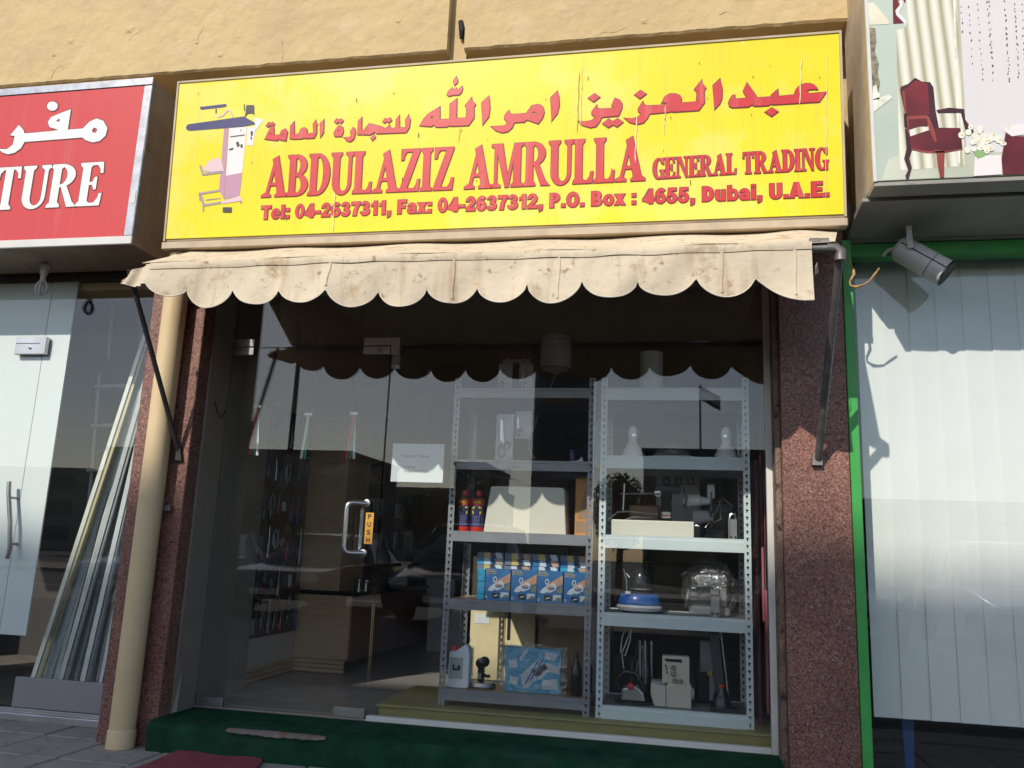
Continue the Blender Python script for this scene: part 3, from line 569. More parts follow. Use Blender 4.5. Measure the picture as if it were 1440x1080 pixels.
# ================================================================== red sign (left neighbour)
rx1 = at(200, 226, -.5).x; rz0 = at(192, 342, -.5).z; rz1 = at(207, 110, -.5).z
RS = thing('shop_sign', 'red shop sign box with white lettering and chrome trim at the left', 'sign', (rx1 - 1.3, -.35, rz0))
MB().box(-6.6, rx1, -.49, -.05, rz0, rz1).build('sign_box', M['sign_side'], RS)
RF = FR((-6.6, -.49, rz0), (1, 0, 0), (0, 0, 1)); RL = rx1 + 6.6; RH = rz1 - rz0
MB().box(-6.58, rx1 - .055, -.500, -.4905, rz0 + .048, rz1 - .05).build('face_panel', M['sign_red'], RS)
MB().box(-6.6, rx1 + .004, -.506, -.4905, rz1 - .049, rz1 + .004).build('trim_strip', M['chrome'], RS, bevel=.004)
MB().box(-6.6, rx1 + .004, -.506, -.4905, rz0 - .004, rz0 + .047).build('trim_strip', M['white_paint'], RS, bevel=.004)
MB().box(rx1 - .054, rx1 + .004, -.505, -.4907, rz0 + .0475, rz1 - .0495).build('trim_strip', M['chrome'], RS, bevel=.004)
MB().box(rx1 - .03, rx1 - .008, -.5075, -.5052, rz0 + .25, rz0 + .33).build('trim_clip', M['white_paint'], RS)
RF2 = FR((-6.6, -.500, rz0), (1, 0, 0), (0, 0, 1))
Z5 = ((0, 130), 5.682)
def ruv(pts): return [uv(Z5[0][0] + x / Z5[1], Z5[0][1] + y / Z5[1], RF2) for x, y in pts]
POS = [[(570,137),(545,300),(665,290),(720,235),(775,210),(830,230),(862,290),(845,350),(800,390),(745,402),(690,385),(660,362),(200,398),(170,450),(120,485),(70,497),(30,485),(0,465),(0,455),(60,455),(105,420),(122,350),(85,345),(155,262),(190,300),(200,330),(430,310),(470,300),(400,280),(385,240),(410,200),(480,170)], ell(422, 112, 43, 37, 18)]
NEG = [[(738,305),(755,282),(782,295),(770,325),(742,322)], [(450,230),(480,210),(480,238)]]
for k, p in enumerate(POS):
    lt = MB().flat(union([ruv(p)], [ruv(n) for n in NEG] if k == 0 else []), RF2, .004).build('arabic_letter', M['letter_white'], RS); MB().flat(union([ruv(p)], [ruv(n) for n in NEG] if k == 0 else [], .005), RF2, .002).build('letter_outline', M['letter_brown'], lt)
e1, e0 = uv(143, 289, RF2), uv(-9, 297, RF2); cap = uv(143, 228, RF2)[1] - e1[1]
tw = serif_text('TURE')[1]; fw = serif_text('FURNITURE')[1]; x0 = e1[0] - (e1[0] - e0[0] + .02) * fw / tw
c_ = ((x0, e1[1]), (e1[0], e1[1]), cap)
lt = MB().flat(lay_serif('FURNITURE', c_), RF2, .004).build('latin_word', M['letter_white'], RS); MB().flat(lay_serif('FURNITURE', c_, .005), RF2, .002).build('letter_outline', M['letter_brown'], lt)

# ================================================================== curtain shop sign (right neighbour)
CYF = -.70
cx0 = at(1223, 130, CYF).x; cz0 = (at(1227, 257, CYF).z + at(1430, 246, CYF).z) / 2
CS = thing('shop_sign', 'sign box printed with a room scene of curtains and a red armchair', 'sign', (cx0 + 1, -.4, cz0))
MB().box(cx0, 4.2, CYF + .012, -.2, cz0, 5.2).build('sign_box', M['sign_frame'], CS)
MB().box(cx0 - .003, cx0 + .012, CYF - .006, CYF + .011, cz0, 5.2).build('trim_strip', M['white_paint'], CS)
CF = FR((cx0, CYF, cz0), (1, 0, 0), (0, 0, 1))
mat('p_wall', (.50, .58, .50), .35, var=(1.3, .14)); mat('p_curtain', (.66, .65, .53), .35); mat('p_fold', (.50, .48, .36), .35); mat('p_light', (.78, .77, .66), .35, var=(22, .2)); mat('p_net', (.70, .67, .68), .35, var=(1.2, .04))
mat('p_floor', (.56, .58, .47), .35, var=(2, .2)); mat('p_maroon', (.15, .014, .018), .3, var=(2.2, .75)); mat('p_maroon_dark', (.06, .016, .02), .3, var=(4, .6)); mat('p_wood', (.24, .045, .035), .3, var=(6, .6)); mat('p_leaf', (.25, .42, .16), .4); mat('p_beads', (.12, .10, .12), .4); mat('p_bronze', (.22, .19, .12), .4, var=(30, .8)); mat('p_shade', (.78, .74, .58), .35, var=(3, .15))
MB().box(cx0 + .0125, 4.2, CYF, CYF + .011, cz0 + .004, 5.2).build('face_panel', M['p_wall'], CS)
def cuv(o, s, pts): return [uv(o[0] + x / s, o[1] + y / s, CF) for x, y in pts]
A_, B_ = ((1200, 0), 6.0), ((1240, 90), 6.355)
CP = []
CP.append(('p_net', [(A_, [(860, -700), (2600, -700), (2600, 1250), (945, 1290), (905, 400)])], 1.2))
CP.append(('p_floor', [(B_, [(200, 800), (1500, 760), (1500, 1000), (0, 1050), (60, 850)])], 1))
CP.append(('p_curtain', [(A_, [(440, -600), (880, -600), (870, 0), (905, 400), (945, 930), (950, 1400), (390, 1440), (360, 260), (450, 230)])], 2))
_t = M['p_curtain'].node_tree; _w = _n(_t, 'ShaderNodeTexWave', wave_type='BANDS', bands_direction='X', wave_profile='SIN'); _w.inputs['Scale'].default_value = 5.6; _w.inputs['Distortion'].default_value = 1.1; _w.inputs['Detail'].default_value = 1; _w.inputs['Detail Scale'].default_value = .25
_r = _n(_t, 'ShaderNodeValToRGB'); _r.color_ramp.elements[0].color = (.40, .37, .25, 1); _r.color_ramp.elements[1].color = (.80, .78, .68, 1); _e = _r.color_ramp.elements.new(.35); _e.color = (.62, .6, .47, 1)
_m = _n(_t, 'ShaderNodeMapping'); _m.inputs['Rotation'].default_value = (0, R_(2.5), 0); _t.links.new(_t.nodes['Texture Coordinate'].outputs['Object'], _m.inputs[0]); _t.links.new(_m.outputs[0], _w.inputs[0]); _t.links.new(_w.outputs['Fac'], _r.inputs[0]); _t.links.new(_r.outputs[0], _t.nodes['Principled BSDF'].inputs['Base Color'])
folds = []
for x0, x1, w in ((470, 500, 26), (535, 575, 30), (615, 655, 30), (700, 760, 34), (790, 850, 30), (850, 940, 20)):
    folds.append((A_, [(x0 - 6, -600), (x0 + w - 6, -600), (x1 + w, 1400), (x1, 1400)]))
folds = folds[-1:]; CP.append(('p_fold', folds, 3))
CP.append(('p_light', [(A_, [(x0 + 32, -600), (x0 + 52, -600), (x1 + 56, 1380), (x1 + 38, 1380)]) for x0, x1 in ((790, 845),)], 3))
CP.append(('p_shade', [(A_, [(100, 25), (175, 25), (305, 185), (300, 205), (108, 215)])], 2))
CP.append(('p_maroon', [(A_, [(325, -300), (435, -300), (440, 20), (370, 0), (390, 40), (350, 90), (365, 130), (420, 195), (335, 200)])], 4))
CP.append(('print_white', [(A_, [(385, 0), (425, 10), (410, 60), (385, 110), (450, 190), (440, 235), (425, 195), (360, 130), (355, 90), (395, 40)])], 5))
lampb = [(A_, [(120, 235), (185, 240), (195, 350), (180, 430), (215, 540), (205, 620), (225, 700), (210, 780), (150, 790), (130, 600), (125, 400)])]
CP.append(('p_bronze', lampb, 2))
CP.append(('p_light', [(A_, [(140, 860), (150, 840), (300, 800), (330, 825), (145, 950)]), (A_, [(165, 730), (195, 715), (205, 780), (225, 790), (220, 840), (160, 845)])], 3))
CP.append(('p_maroon_dark', [(B_, [(162, 235), (170, 205), (235, 180), (295, 125), (360, 160), (430, 165), (460, 210), (480, 420), (510, 575), (480, 590), (440, 560), (420, 470), (235, 480), (205, 440)]), (B_, [(485, 415), (600, 392), (735, 405), (745, 500), (825, 610), (790, 630), (745, 590), (705, 440), (500, 442)]),
                                (B_, [(205, 580), (245, 600), (270, 770), (245, 850), (268, 930), (240, 1035), (215, 1030), (210, 1000), (235, 950), (198, 850), (220, 760)]), (B_, [(195, 440), (225, 460), (225, 590), (200, 560)])], 4))
CP.append(('p_maroon', [(B_, [(182, 240), (240, 205), (300, 150), (410, 180), (425, 460), (240, 470), (210, 440)]), (B_, [(250, 650), (400, 600), (520, 572), (700, 575), (720, 760), (560, 785), (400, 790), (260, 760)]), (B_, [(1105, 610), (1160, 650), (1500, 640), (1500, 985), (1080, 1000), (1068, 850)]), (B_, [(235, 480), (420, 470), (410, 560), (330, 560), (240, 590)])], 5))
CP.append(('p_wood', [(B_, [(220, 470), (405, 462), (430, 500), (465, 580), (490, 690), (470, 700), (420, 590), (400, 490), (235, 500), (245, 640), (225, 600)]), (B_, [(455, 770), (500, 770), (560, 785), (555, 1030), (520, 1032), (495, 900), (485, 800)]), (B_, [(180, 250), (200, 240), (220, 440), (205, 445)]), (B_, [(262, 755), (400, 785), (560, 780), (720, 755), (720, 768), (560, 795), (400, 798), (262, 770)])], 6))
fl_ = []
rnd = random.Random(3)
for k in range(46):
    x = rnd.gauss(925, 115); y = rnd.gauss(705, 60)
    if 690 < x < 1140 and 560 < y < 830: fl_.append((B_, ell(x, y, rnd.uniform(20, 36), rnd.uniform(18, 32), 9)))
CP.append(('print_white', [(B_, [(830, 830), (1065, 815), (1070, 990), (820, 1010)]), (B_, [(1090, 590), (1110, 560), (1180, 548), (1500, 500), (1500, 600), (1160, 650), (1100, 610)])], 7))
CP.append(('p_light', fl_, 8))
CP.append(('p_leaf', [(B_, [(820, 790), (860, 775), (920, 790), (915, 830), (850, 850)])], 9))
CP.append(('print_gold', [(B_, ell(p[1][0][0] - 26, p[1][0][1], 8, 7, 6)) for p in fl_[::3]], 10))
bd = []
for x0, y0, y1, dx in ((905, 60, 330, 20), (975, 60, 560, 30), (1045, 40, 700, 50), (1110, -200, 690, 70), (1130, -200, 640, 50), (1265, -200, 700, 45), (1285, 130, 690, 35), (1345, -200, 690, 50), (1365, 100, 680, 40), (1420, 40, 640, 30), (1560, -200, 700, 40), (1640, -200, 660, 40)):
    y = y0
    while y < y1:
        x = x0 + dx * (y - y0) / max(y1 - y0, 1) + rnd.uniform(-5, 5); r = rnd.uniform(4, 8); bd.append((A_, [(x, y - r * 1.9), (x + r, y), (x, y + r * 1.9), (x - r, y)])); y += rnd.uniform(35, 75)
CP.append(('p_beads', bd, 2))
pc = None
def keep_on(m):
    for v in m.v: v.z = min(max(v.z, cz0 + .006), 5.19); v.x = min(max(v.x, cx0 + .013), 4.19)
    return m
for mn, polys, lv in CP:
    if mn == 'p_beads' or lv >= 8:
        m = MB()
        if mn == 'p_beads':
            for z, p in polys: m.flat(union([cuv(z[0], z[1], p)]), CF, .0004 + lv * .0006)
        else: m.flat(union([cuv(z[0], z[1], p) for z, p in polys]), CF, .0004 + lv * .0006)
        tag(keep_on(m).build('printed_beads' if mn == 'p_beads' else 'printed_flowers', M[mn], CS if pc is None else pc), kind='stuff'); continue
    for z, p in polys:
        o = keep_on(MB().flat(union([cuv(z[0], z[1], p)]), CF, .0004 + lv * .0006)).build('printed_room' if pc is None else 'print_layer', M[mn], CS if pc is None else pc)
        if pc is None: pc = o
sf = thing('soffit_panel', 'grey soffit boards under the curtain shop sign', 'soffit', (2, -.4, 2.7))
sb0 = cx0 - .0
MB().hexa([(sb0, CYF + .002, cz0 - .022), (4.2, CYF + .002, cz0 - .022), (4.2, CYF + .13, cz0 - .022), (sb0, CYF + .13, cz0 - .022)], [(sb0, CYF + .002, cz0 - .002), (4.2, CYF + .002, cz0 - .002), (4.2, CYF + .13, cz0 - .002), (sb0, CYF + .13, cz0 - .002)]).build('soffit_board', M['soffit'], sf, bevel=.002)
MB().box(sb0 + .01, 4.2, CYF + .13, CYF + .16, cz0 - .006, cz0 + .1).build('soffit_gap', M['soffit_gap'], sf)
SZ = at(1300, 330, -.2).z
MB().hexa([(sb0 - .02, CYF + .162, cz0 - .028), (4.2, CYF + .162, cz0 - .028), (4.2, -.16, SZ), (sb0 - .03, -.16, SZ)], [(sb0 - .02, CYF + .162, cz0 - .008), (4.2, CYF + .162, cz0 - .008), (4.2, -.16, SZ + .05), (sb0 - .03, -.16, SZ + .05)]).build('soffit_board', M['soffit'], sf, bevel=.002)
MB().box(sb0 - .03, 4.2, -.158, -.13, SZ - .012, SZ + .2).build('soffit_trim', M['soffit'], sf)

# ================================================================== awning
AY = -.86
A0, A1 = at(167, 385, AY).x, at(1142, 400, AY).x
AZT = (at(260, 363, AY).z + at(1100, 355, AY).z) / 2
AW = thing('awning', 'stained cream canvas awning with a scalloped valance over the shop entrance', 'awning', ((A0 + A1) / 2, AY, 2.2))
cusp_px = [(265, 408), (332, 407), (397, 408), (465, 408), (534, 408), (602, 406), (673, 405), (744, 404), (820, 397), (897, 397), (979, 390), (1060, 393)]
cus = [at(x, y, AY) for x, y in cusp_px]
edges = [(at(212, 408, AY).x, at(212, 402, AY).z)] + [(c.x, c.z) for c in cus] + [(A1, at(1142, 408, AY).z)]
def val_bottom(x):
    for (xa, za), (xb, zb2) in zip(edges, edges[1:]):
        if x <= xb or xb == A1:
            t = min(max((x - xa) / (xb - xa), 0), 1); z = za + (zb2 - za) * t
            dep = .088 + .012 * math.sin(xa * 7)
            if xb == A1: return za - (dep + .02) * math.sin(min(t * 1.15, 1) * math.pi / 2)
            if xa == edges[0][0]: dep = .05
            return z - dep * (1 - abs(2 * t - 1) ** 2.1) ** .62
def wob(x, k): return .012 * math.sin(x * 5.1 + k) + .007 * math.sin(x * 13.3 + 2 * k) + .004 * math.sin(x * 31 + k)
NU = 300
def topz(x): return AZT + .003 * math.sin(x * 3) + .0016 * math.sin(x * 17)
def valance(u, v):
    x = A0 + (A1 - A0) * u; top = topz(x); bot = val_bottom(max(x, edges[0][0]))
    z = top + (bot - top) * v; y = AY - .022 + wob(x, v * 1.3) * v * 1.3 - .01 * v
    xl = A0 + .17
    if x < xl:                                    # the left end has come loose and tapers to a curled tip
        s = (x - A0) / (xl - A0); ti = AZT - .075; tp = ti + (topz(xl) - ti) * s ** .65; bt2 = ti - .012 + (val_bottom(edges[0][0]) - ti) * s ** .8; return (x, AY - .022 + .05 * (1 - s) + .015 * math.sin(s * 9 + v * 3), tp + (bt2 - tp) * v)
    c = 0                # the left end has come loose and curls up and in
    if c > 0:
        z += c * c * .10 * v; x -= c * c * .05 * (1 - v); y += .05 * c * c
        z -= c * c * .025 * (1 - v)
    return (x, y, z)
va = MB().grid(valance, NU, 10); va.build('valance', M['canvas'], AW, smooth=True, solid=.003)
MB().grid(lambda u, v: (A0 + .2 + (A1 - A0 - .2) * u, valance((.2 + (A1 - A0 - .2) * u) / (A1 - A0), .02 + .2 * v)[1] - .0045 - .003 * math.sin(math.pi * v), topz(A0 + .2 + (A1 - A0 - .2) * u) + .004 - .036 * v + .002 * math.sin(u * 70) * v), 160, 4).build('hem_strip', M['canvas'], AW, smooth=True, solid=.002)
for px in (467, 640, 787, 1015, 1117):
    sx_ = at(px, 380, AY).x; MB().grid(lambda u, v: (sx_ + (u - .5) * .012 + .003 * math.sin(v * 6), valance((sx_ - A0) / (A1 - A0), .12 + .8 * v)[1] - .004 - .004 * math.sin(math.pi * u), valance((sx_ - A0) / (A1 - A0), .12 + .8 * v)[2]), 3, 10).build('valance_seam', M['canvas'], AW, smooth=True)
ed = []
for i in range(0, NU + 1):
    q = Vector(valance(i / NU, 1.0)); ed.append(q)
MB().tube(ed, .0032, 5).build('edge_binding', mat('binding', (.72, .66, .55), .9, var=(20, .15), stain=((.4, .25, .12), 18, .6, .7)), AW)
def roof(u, v):
    x = A0 + .15 + (A1 - .05 - A0) * u * (1 - .0 * v); sag = .008 * math.sin(math.pi * v)
    x1 = x + (.14 * max(0, (u - .9) * 10)) * v      # right hem is pulled towards the wall
    tz = 2.812
    z = AZT + (topz(x) - AZT) * (1 - v) + .003 + (tz - AZT) * v - sag * .8 + .006 * math.sin(x * 9 + v * 3) + .012 * math.sin(u * 60 + v * 2) * max(0, (u - .9) * 10) * v * 2
    y = AY - .026 + (.67) * v
    return (x1, y, z)
MB().grid(roof, 120, 12).build('canopy', M['canvas'], AW, smooth=True, solid=.003)
el = at(1181, 355, AY)
pz = AZT - .018
frp = MB().tube([(A0 + .19, AY, pz), (el.x - .05, AY, pz), (el.x - .02, AY, pz - .004), (el.x, AY, pz - .03)], .019, 12); frp.build('front_pipe', M['steel_pipe'], AW, smooth=True)
MB().tube([(el.x - .055, AY, pz), (el.x - .02, AY, pz - .002), (el.x + .002, AY, pz - .018), (el.x + .001, AY, pz - .06)], .026, 12).build('pipe_elbow', M['steel_pipe'], AW, smooth=True)
wb = at(1150, 652, -.205)
MB().tube([(el.x, AY, pz - .03), Vector((el.x, AY, pz - .03)).lerp(wb, .97)], .019, 12).build('brace', M['steel_pipe'], AW, smooth=True)
MB().hexa([wb + Vector((-.03, -.025, -.01)), wb + Vector((.02, -.025, -.01)), wb + Vector((.02, .004, -.01)), wb + Vector((-.03, .004, -.01))], [wb + Vector((-.022, -.02, .05)), wb + Vector((.02, -.02, .05)), wb + Vector((.02, .004, .05)), wb + Vector((-.022, .004, .05))]).build('wall_bracket', M['steel_pipe'], AW)
lt_, lb_ = at(182, 395, AY), at(252, 638, PLY - .005)
MB().tube([lt_ + Vector((-.01, 0, .06)), lb_], .0135, 10).build('brace', M['dark_pipe'], AW, smooth=True)
MB().hexa([lb_ + Vector((-.03, -.02, -.04)), lb_ + Vector((.03, -.02, -.04)), lb_ + Vector((.03, .004, -.04)), lb_ + Vector((-.03, .004, -.04))], [lb_ + Vector((-.02, -.02, .03)), lb_ + Vector((.012, -.02, .03)), lb_ + Vector((.012, .004, .03)), lb_ + Vector((-.02, .004, .03))]).build('wall_bracket', M['dark_pipe'], AW)
for px in (1144, 1158):
    q = at(px, 341, AY); MB().tube([q + Vector((-.018, 0, 0)), q + Vector((.022, 0, 0))], .02, 10).build('roller_end', M['steel_pipe'], AW, smooth=True)
q = at(1147, 375, AY); MB().add([q, q + Vector((.012, .03, .03)), q + Vector((.02, .05, -.01)), q + Vector((.002, .02, -.03))], [(0, 1, 2), (0, 2, 3)]).build('torn_hem', M['canvas'], AW, solid=.002)
q = at(297, 425, -.55); MB().box(q.x - .012, q.x + .012, q.y, q.y + .01, q.z - .03, q.z + .16).build('hanging_strap', M['canvas'], AW)

# ================================================================== drain pipe, step, doormat
DPY = PLY - .07
dp0, dp1 = at(173, 1020, DPY), at(246, 430, DPY)
dx = (dp0.x + dp1.x) / 2
DP = thing('drain_pipe', 'cream plastic drain pipe running down the left granite pillar', 'pipe', (dx, DPY, G0))
MB().tube([(dx, DPY, G0 + .0), (dx, DPY, 2.68)], .066, 24, cap=False).build('pipe', M['pvc'], DP, smooth=True)
MB().lathe([(.0665, 0), (.072, .002), (.072, .085), (.066, .095)], (dx, DPY, G0), 24).build('socket', M['pvc'], DP, smooth=True)
MB().lathe([(.067, 0), (.071, .006), (.071, .045), (.067, .05)], (dx, DPY, 2.6), 24).build('socket', M['pvc'], DP, smooth=True)
MB().tube([(dx, DPY, 2.68), (dx + .02, DPY, 2.82), (dx + .03, DPY + .03, 2.95)], .062, 20).build('pipe', M['pvc'], DP, smooth=True)
for z in (2.4, 1.2):
    MB().box(dx + .06, dx + .1, PLY - .035, PLY + .002, z, z + .03).build('pipe_clip', M['steel_pipe'], DP)
ST = thing('entrance_step', 'low entrance step covered in dark green carpet with a torn front edge', 'step', (-1, -.2, G0))
s0, s1 = PL1 + .002, .49
def stepf(u, v):
    return 0
n = 80; top = []; m = MB()
vs, fs = [], []
prof = [(-.42, G0 - .02), (-.425, .06), (-.418, .096), (-.40, .112), (-.36, .118), (-.2, .120), (-.012, .121)]
for i in range(n + 1):
    x = s0 + (s1 - s0) * i / n
    for k, (y, z) in enumerate(prof):
        vs.append((x, y + (.008 * math.sin(x * 6 + k) + .004 * math.sin(x * 17)) * (1 if k in (1, 2, 3) else .3), z + (.004 * math.sin(x * 9 + k * 2) if 1 < k < 6 else 0)))
K = len(prof)
for i in range(n):
    for k in range(K - 1): a_ = i * K + k; fs.append((a_, a_ + 1, a_ + K + 1, a_ + K))
m.add(vs, fs); m.add([(s0, y, z) for y, z in prof] + [(s0, -.012, G0 - .02)], [tuple(range(K + 1))])
m.build('carpet', M['carpet'], ST, smooth=True)
w0, w1 = at(318, 1035, -.42).x, at(458, 1044, -.42).x
vs, fs = [], []
for i in range(25):
    t = i / 24; x = w0 + (w1 - w0) * t; h = .002 + .009 * max(math.sin(math.pi * t), 0) ** .5 * (1 + .25 * math.sin(i * 2.1) + .2 * math.sin(i * .7)); cz = .104
    vs += [(x, -.4325, cz - h), (x, -.4275, cz + .004), (x, -.418 + h * .8, cz + .009 + h * .25)]
for i in range(24):
    for k in range(2): a_ = 3 * i + k; fs.append((a_, a_ + 1, a_ + 4, a_ + 3))
MB().add(vs, fs).build('bared_edge', M['worn_edge'], ST, solid=.003)
dm = [atz(x, y, G0 + .012) for x, y in ((262, 1052), (372, 1064), (330, 1130), (110, 1112))]
rm = MB(); nn = 16
def matf(u, v):
    p = dm[0].lerp(dm[1], u).lerp(dm[3].lerp(dm[2], u), v); return (p.x, p.y, G0 + .010 + .004 * math.sin(u * 9) * (1 - v) + .003 * math.sin(v * 12 + u * 3))
rm.grid(matf, nn, nn); tag(rm.build('doormat', M['mat_red'], solid=.012), 'worn dull red doormat lying on the paving before the green step', 'doormat')

# ================================================================== shop front glazing
HX, JX, FXR = PL1 + .012, -1.665, .492
SF = thing('shopfront', 'fixed glass shop window and transom with white frame beside the door', 'shop window', (-.6, 0, FZ))
TOPZ = 2.9; DT = 2.22
MB().box(JX + .004, FXR - .03, -.005, .005, .14, TOPZ).build('window_pane', M['glass_shop'], SF)
MB().box(HX, JX - .002, -.005, .005, DT + .006, TOPZ).build('transom_pane', M['glass_shop'], SF)
MB().box(FXR - .03, FXR + .002, -.022, .022, .122, TOPZ).build('frame_stile', M['white_paint'], SF, bevel=.002)
MB().box(JX + .005, FXR - .031, -.02, .02, .122, .15).build('frame_rail', M['white_paint'], SF, bevel=.002)
MB().box(HX, FXR, -.03, .03, TOPZ, TOPZ + .06).build('frame_head', M['frame_dark'], SF)
cp = at(535, 492, -.008)
MB().box(cp.x - .105, JX - .003, -.016, .016, DT + .008, DT + .055).build('patch_fitting', M['alu'], SF, bevel=.002)
MB().box(JX - .001, JX + .052, -.016, .016, DT - .05, DT + .055).build('patch_fitting', M['alu'], SF, bevel=.002)
MB().box(HX + .001, HX + .14, -.016, .016, DT + .008, DT + .055).build('patch_fitting', M['alu'], SF, bevel=.002)
MB().box(JX + .006, JX + .06, -.008, -.0055, DT - .135, DT - .055).build('tape_patch', M['plastic_clear'], SF)
GD = thing('glass_door', 'frameless glass shop door with steel pull handle and push sticker', 'door', (-2.16, 0, FZ))
MB().box(HX + .006, JX - .006, -.006, .006, FZ + .012, DT).build('door_pane', M['glass_shop'], GD)
MB().box(cp.x - .105, JX - .007, -.016, .016, DT - .045, DT + .002).build('patch_fitting', M['alu'], GD, bevel=.002)
lk = MB().lathe([(.012, 0), (.013, .004)], (cp.x - .0, -.0165, DT - .02), 14, (0, -1, 0)); lk.build('lock_plug', M['metal_dull'], GD)
MB().box(HX + .002, HX + .14, -.016, .016, DT - .045, DT + .002).build('patch_fitting', M['alu'], GD, bevel=.002)
MB().box(HX + .008, HX + .17, -.016, .016, FZ + .002, FZ + .05).build('patch_fitting', M['alu'], GD, bevel=.002)
MB().box(JX - .19, JX - .007, -.016, .016, FZ + .002, FZ + .05).build('patch_fitting', M['alu'], GD, bevel=.002)
h1, h2 = at(512, 708, 0), at(512, 778, 0); hx = at(514, 740, 0).x
for s, ox in ((-1, -.095), (1, -.05)):            # cranked pull bars on both faces
    d = .065 * s; top = Vector((hx, .006 * s, h1.z)); lowp = Vector((hx, .006 * s, h2.z)); pts = [top]
    e = Vector((hx + ox, d, h1.z)); f_ = Vector((hx + ox, d, h2.z)); r = .035
    for q0, q1, q2 in ((top, e, f_), (e, f_, lowp)):
        a1_ = q1 + (q0 - q1).normalized() * r; a2_ = q1 + (q2 - q1).normalized() * r
        for k in range(7):
            t = k / 6; pts.append(a1_.lerp(q1, t).lerp(q1.lerp(a2_, t), t))
    pts.append(lowp)
    MB().tube(pts, .0145, 12).build('pull_handle', M['metal'], GD, smooth=True)
for z in (h1.z, h2.z): MB().lathe([(.022, 0), (.022, .006), (.015, .008)], (hx, -.006, z), 16, (0, -1, 0)).build('handle_rose', M['metal'], GD, smooth=True)
pa, pb = at(519, 741, -.0075), None
st = MB().box(pa.x - .024, pa.x + .024, -.0085, -.0065, at(519, 765, 0).z, at(519, 721, 0).z).build('push_sticker', M['orange'], GD)
ps = MB(); z0 = at(519, 765, 0).z; z1 = at(519, 721, 0).z
for k, ch in enumerate('PUSH'):
    c = z1 - (z1 - z0) * (k + .5) / 4; t = font_flat(ch, .03); ps.flat(fit(t, pa.x - .011, c - .013, pa.x + .011, c - .013, .027), FR((0, -.0085, 0)), .0006)
ps.build('lettering', M['print_black'], st)
nx0, nx1, nz0, nz1 = at(551, 650, .008).x, at(624, 650, .008).x, at(585, 678, .008).z, at(585, 624, .008).z
NO = thing('paper_notice', 'white paper notice of opening hours stuck inside the glass by the door', 'notice', ((nx0 + nx1) / 2, .009, nz0))
MB().box(nx0, nx1, .0075, .0085, nz0, nz1).build('sheet', M['paper'], NO)
mm = MB(); wN = nx1 - nx0; hN = nz1 - nz0
for tx_, u0, u1, v in (('9.30am to 12:00pm.', .17, .73, .64), ('evening', .25, .46, .36), ('4.30pm to 9.00pm', .25, .73, .25)):
    mm.flat(fit(font_flat(tx_, .012), nx0 + wN * u0, nz0 + hN * v, nx0 + wN * u1, nz0 + hN * v, hN * .075), FR((0, .0075, 0)), .0006)
mm.build('lettering', M['ink'], NO)

# ================================================================== left neighbour: white glass door and window of curtain rails
LB = thing('building_wall', 'dark wall and header of the neighbouring shop under the red sign', 'wall', (-5, 1.5, G0))
hz = at(100, 396, 0).z
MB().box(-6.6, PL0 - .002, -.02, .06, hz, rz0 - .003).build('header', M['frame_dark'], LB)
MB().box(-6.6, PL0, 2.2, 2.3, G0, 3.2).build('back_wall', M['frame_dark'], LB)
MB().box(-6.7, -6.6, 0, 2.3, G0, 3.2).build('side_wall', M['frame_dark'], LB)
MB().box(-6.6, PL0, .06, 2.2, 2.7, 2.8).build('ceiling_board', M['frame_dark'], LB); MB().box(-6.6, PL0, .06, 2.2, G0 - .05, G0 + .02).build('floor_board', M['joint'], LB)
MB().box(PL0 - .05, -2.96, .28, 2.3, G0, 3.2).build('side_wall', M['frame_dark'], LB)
lw1 = at(104, 440, 0).x; ld1 = at(69, 440, 0).x
LG = thing('shop_window', 'dark glass window beside the white door showing leaning curtain rails', 'shop window', (-3.4, 0, G0))
lsz = at(100, 998, 0).z
MB().box(lw1 + .003, PL0 - .003, -.004, .004, lsz + .03, hz).build('window_pane', M['glass_shop'], LG)
si = MB()
si.box(-6.6, PL0 + .0, -.06, .05, G0 - .0, lsz - .035); si_o = si.build('window_sill', M['alu'], LG, bevel=.004)
MB().box(-6.6, PL0 - .002, -.035, .03, lsz - .034, lsz - .01).build('sill_track', M['alu'], LG, bevel=.003)
kx0, kx1 = at(22, 960, -.012).x, PL0 - .004
MB().box(kx0, kx1, -.02, -.006, lsz - .008, at(100, 957, -.012).z).build('kick_panel', M['kick_grey'], LG, bevel=.002)
LD = thing('shop_door', 'white film covered glass door with lock and bar handle at the left edge', 'door', (-4.4, 0, G0))
fb = at(20, 893, .0).z
MB().box(-6.0, ld1 - .002, .0, .01, fb, hz - .004).build('door_film', M['film_white'], LD); MB().box(-6.0, ld1 - .002, -.008, -.001, lsz, hz - .003).build('door_pane', M['glass_thin'], LD)
fp = MB().box(ld1 + .002, lw1, .0, .01, fb, hz - .002).build('side_film', M['film_white'], LD); MB().box(ld1 + .002, lw1, -.008, -.001, lsz, hz - .001).build('side_pane', M['glass_thin'], LD)
l0, l1 = at(25, 500, -.01), at(71, 475, -.01)
lo = MB().box(l0.x, l1.x, -.042, -.009, l0.z, l1.z).build('door_lock', M['alu'], LD, bevel=.004, seg=2)
MB().box(l0.x + .002, l1.x - .045, -.0435, -.0425, (l0.z + l1.z) / 2 + .012, (l0.z + l1.z) / 2 + .016).build('lock_slot', M['black'], lo)
MB().lathe([(.010, 0), (.010, .004), (.006, .006)], ((l0.x + l1.x) / 2, -.0425, (l0.z + l1.z) / 2 - .016), 12, (0, -1, 0)).build('lock_plug', M['metal_dull'], lo)
ha, hb = at(14, 682, -.05), at(12, 783, -.05)
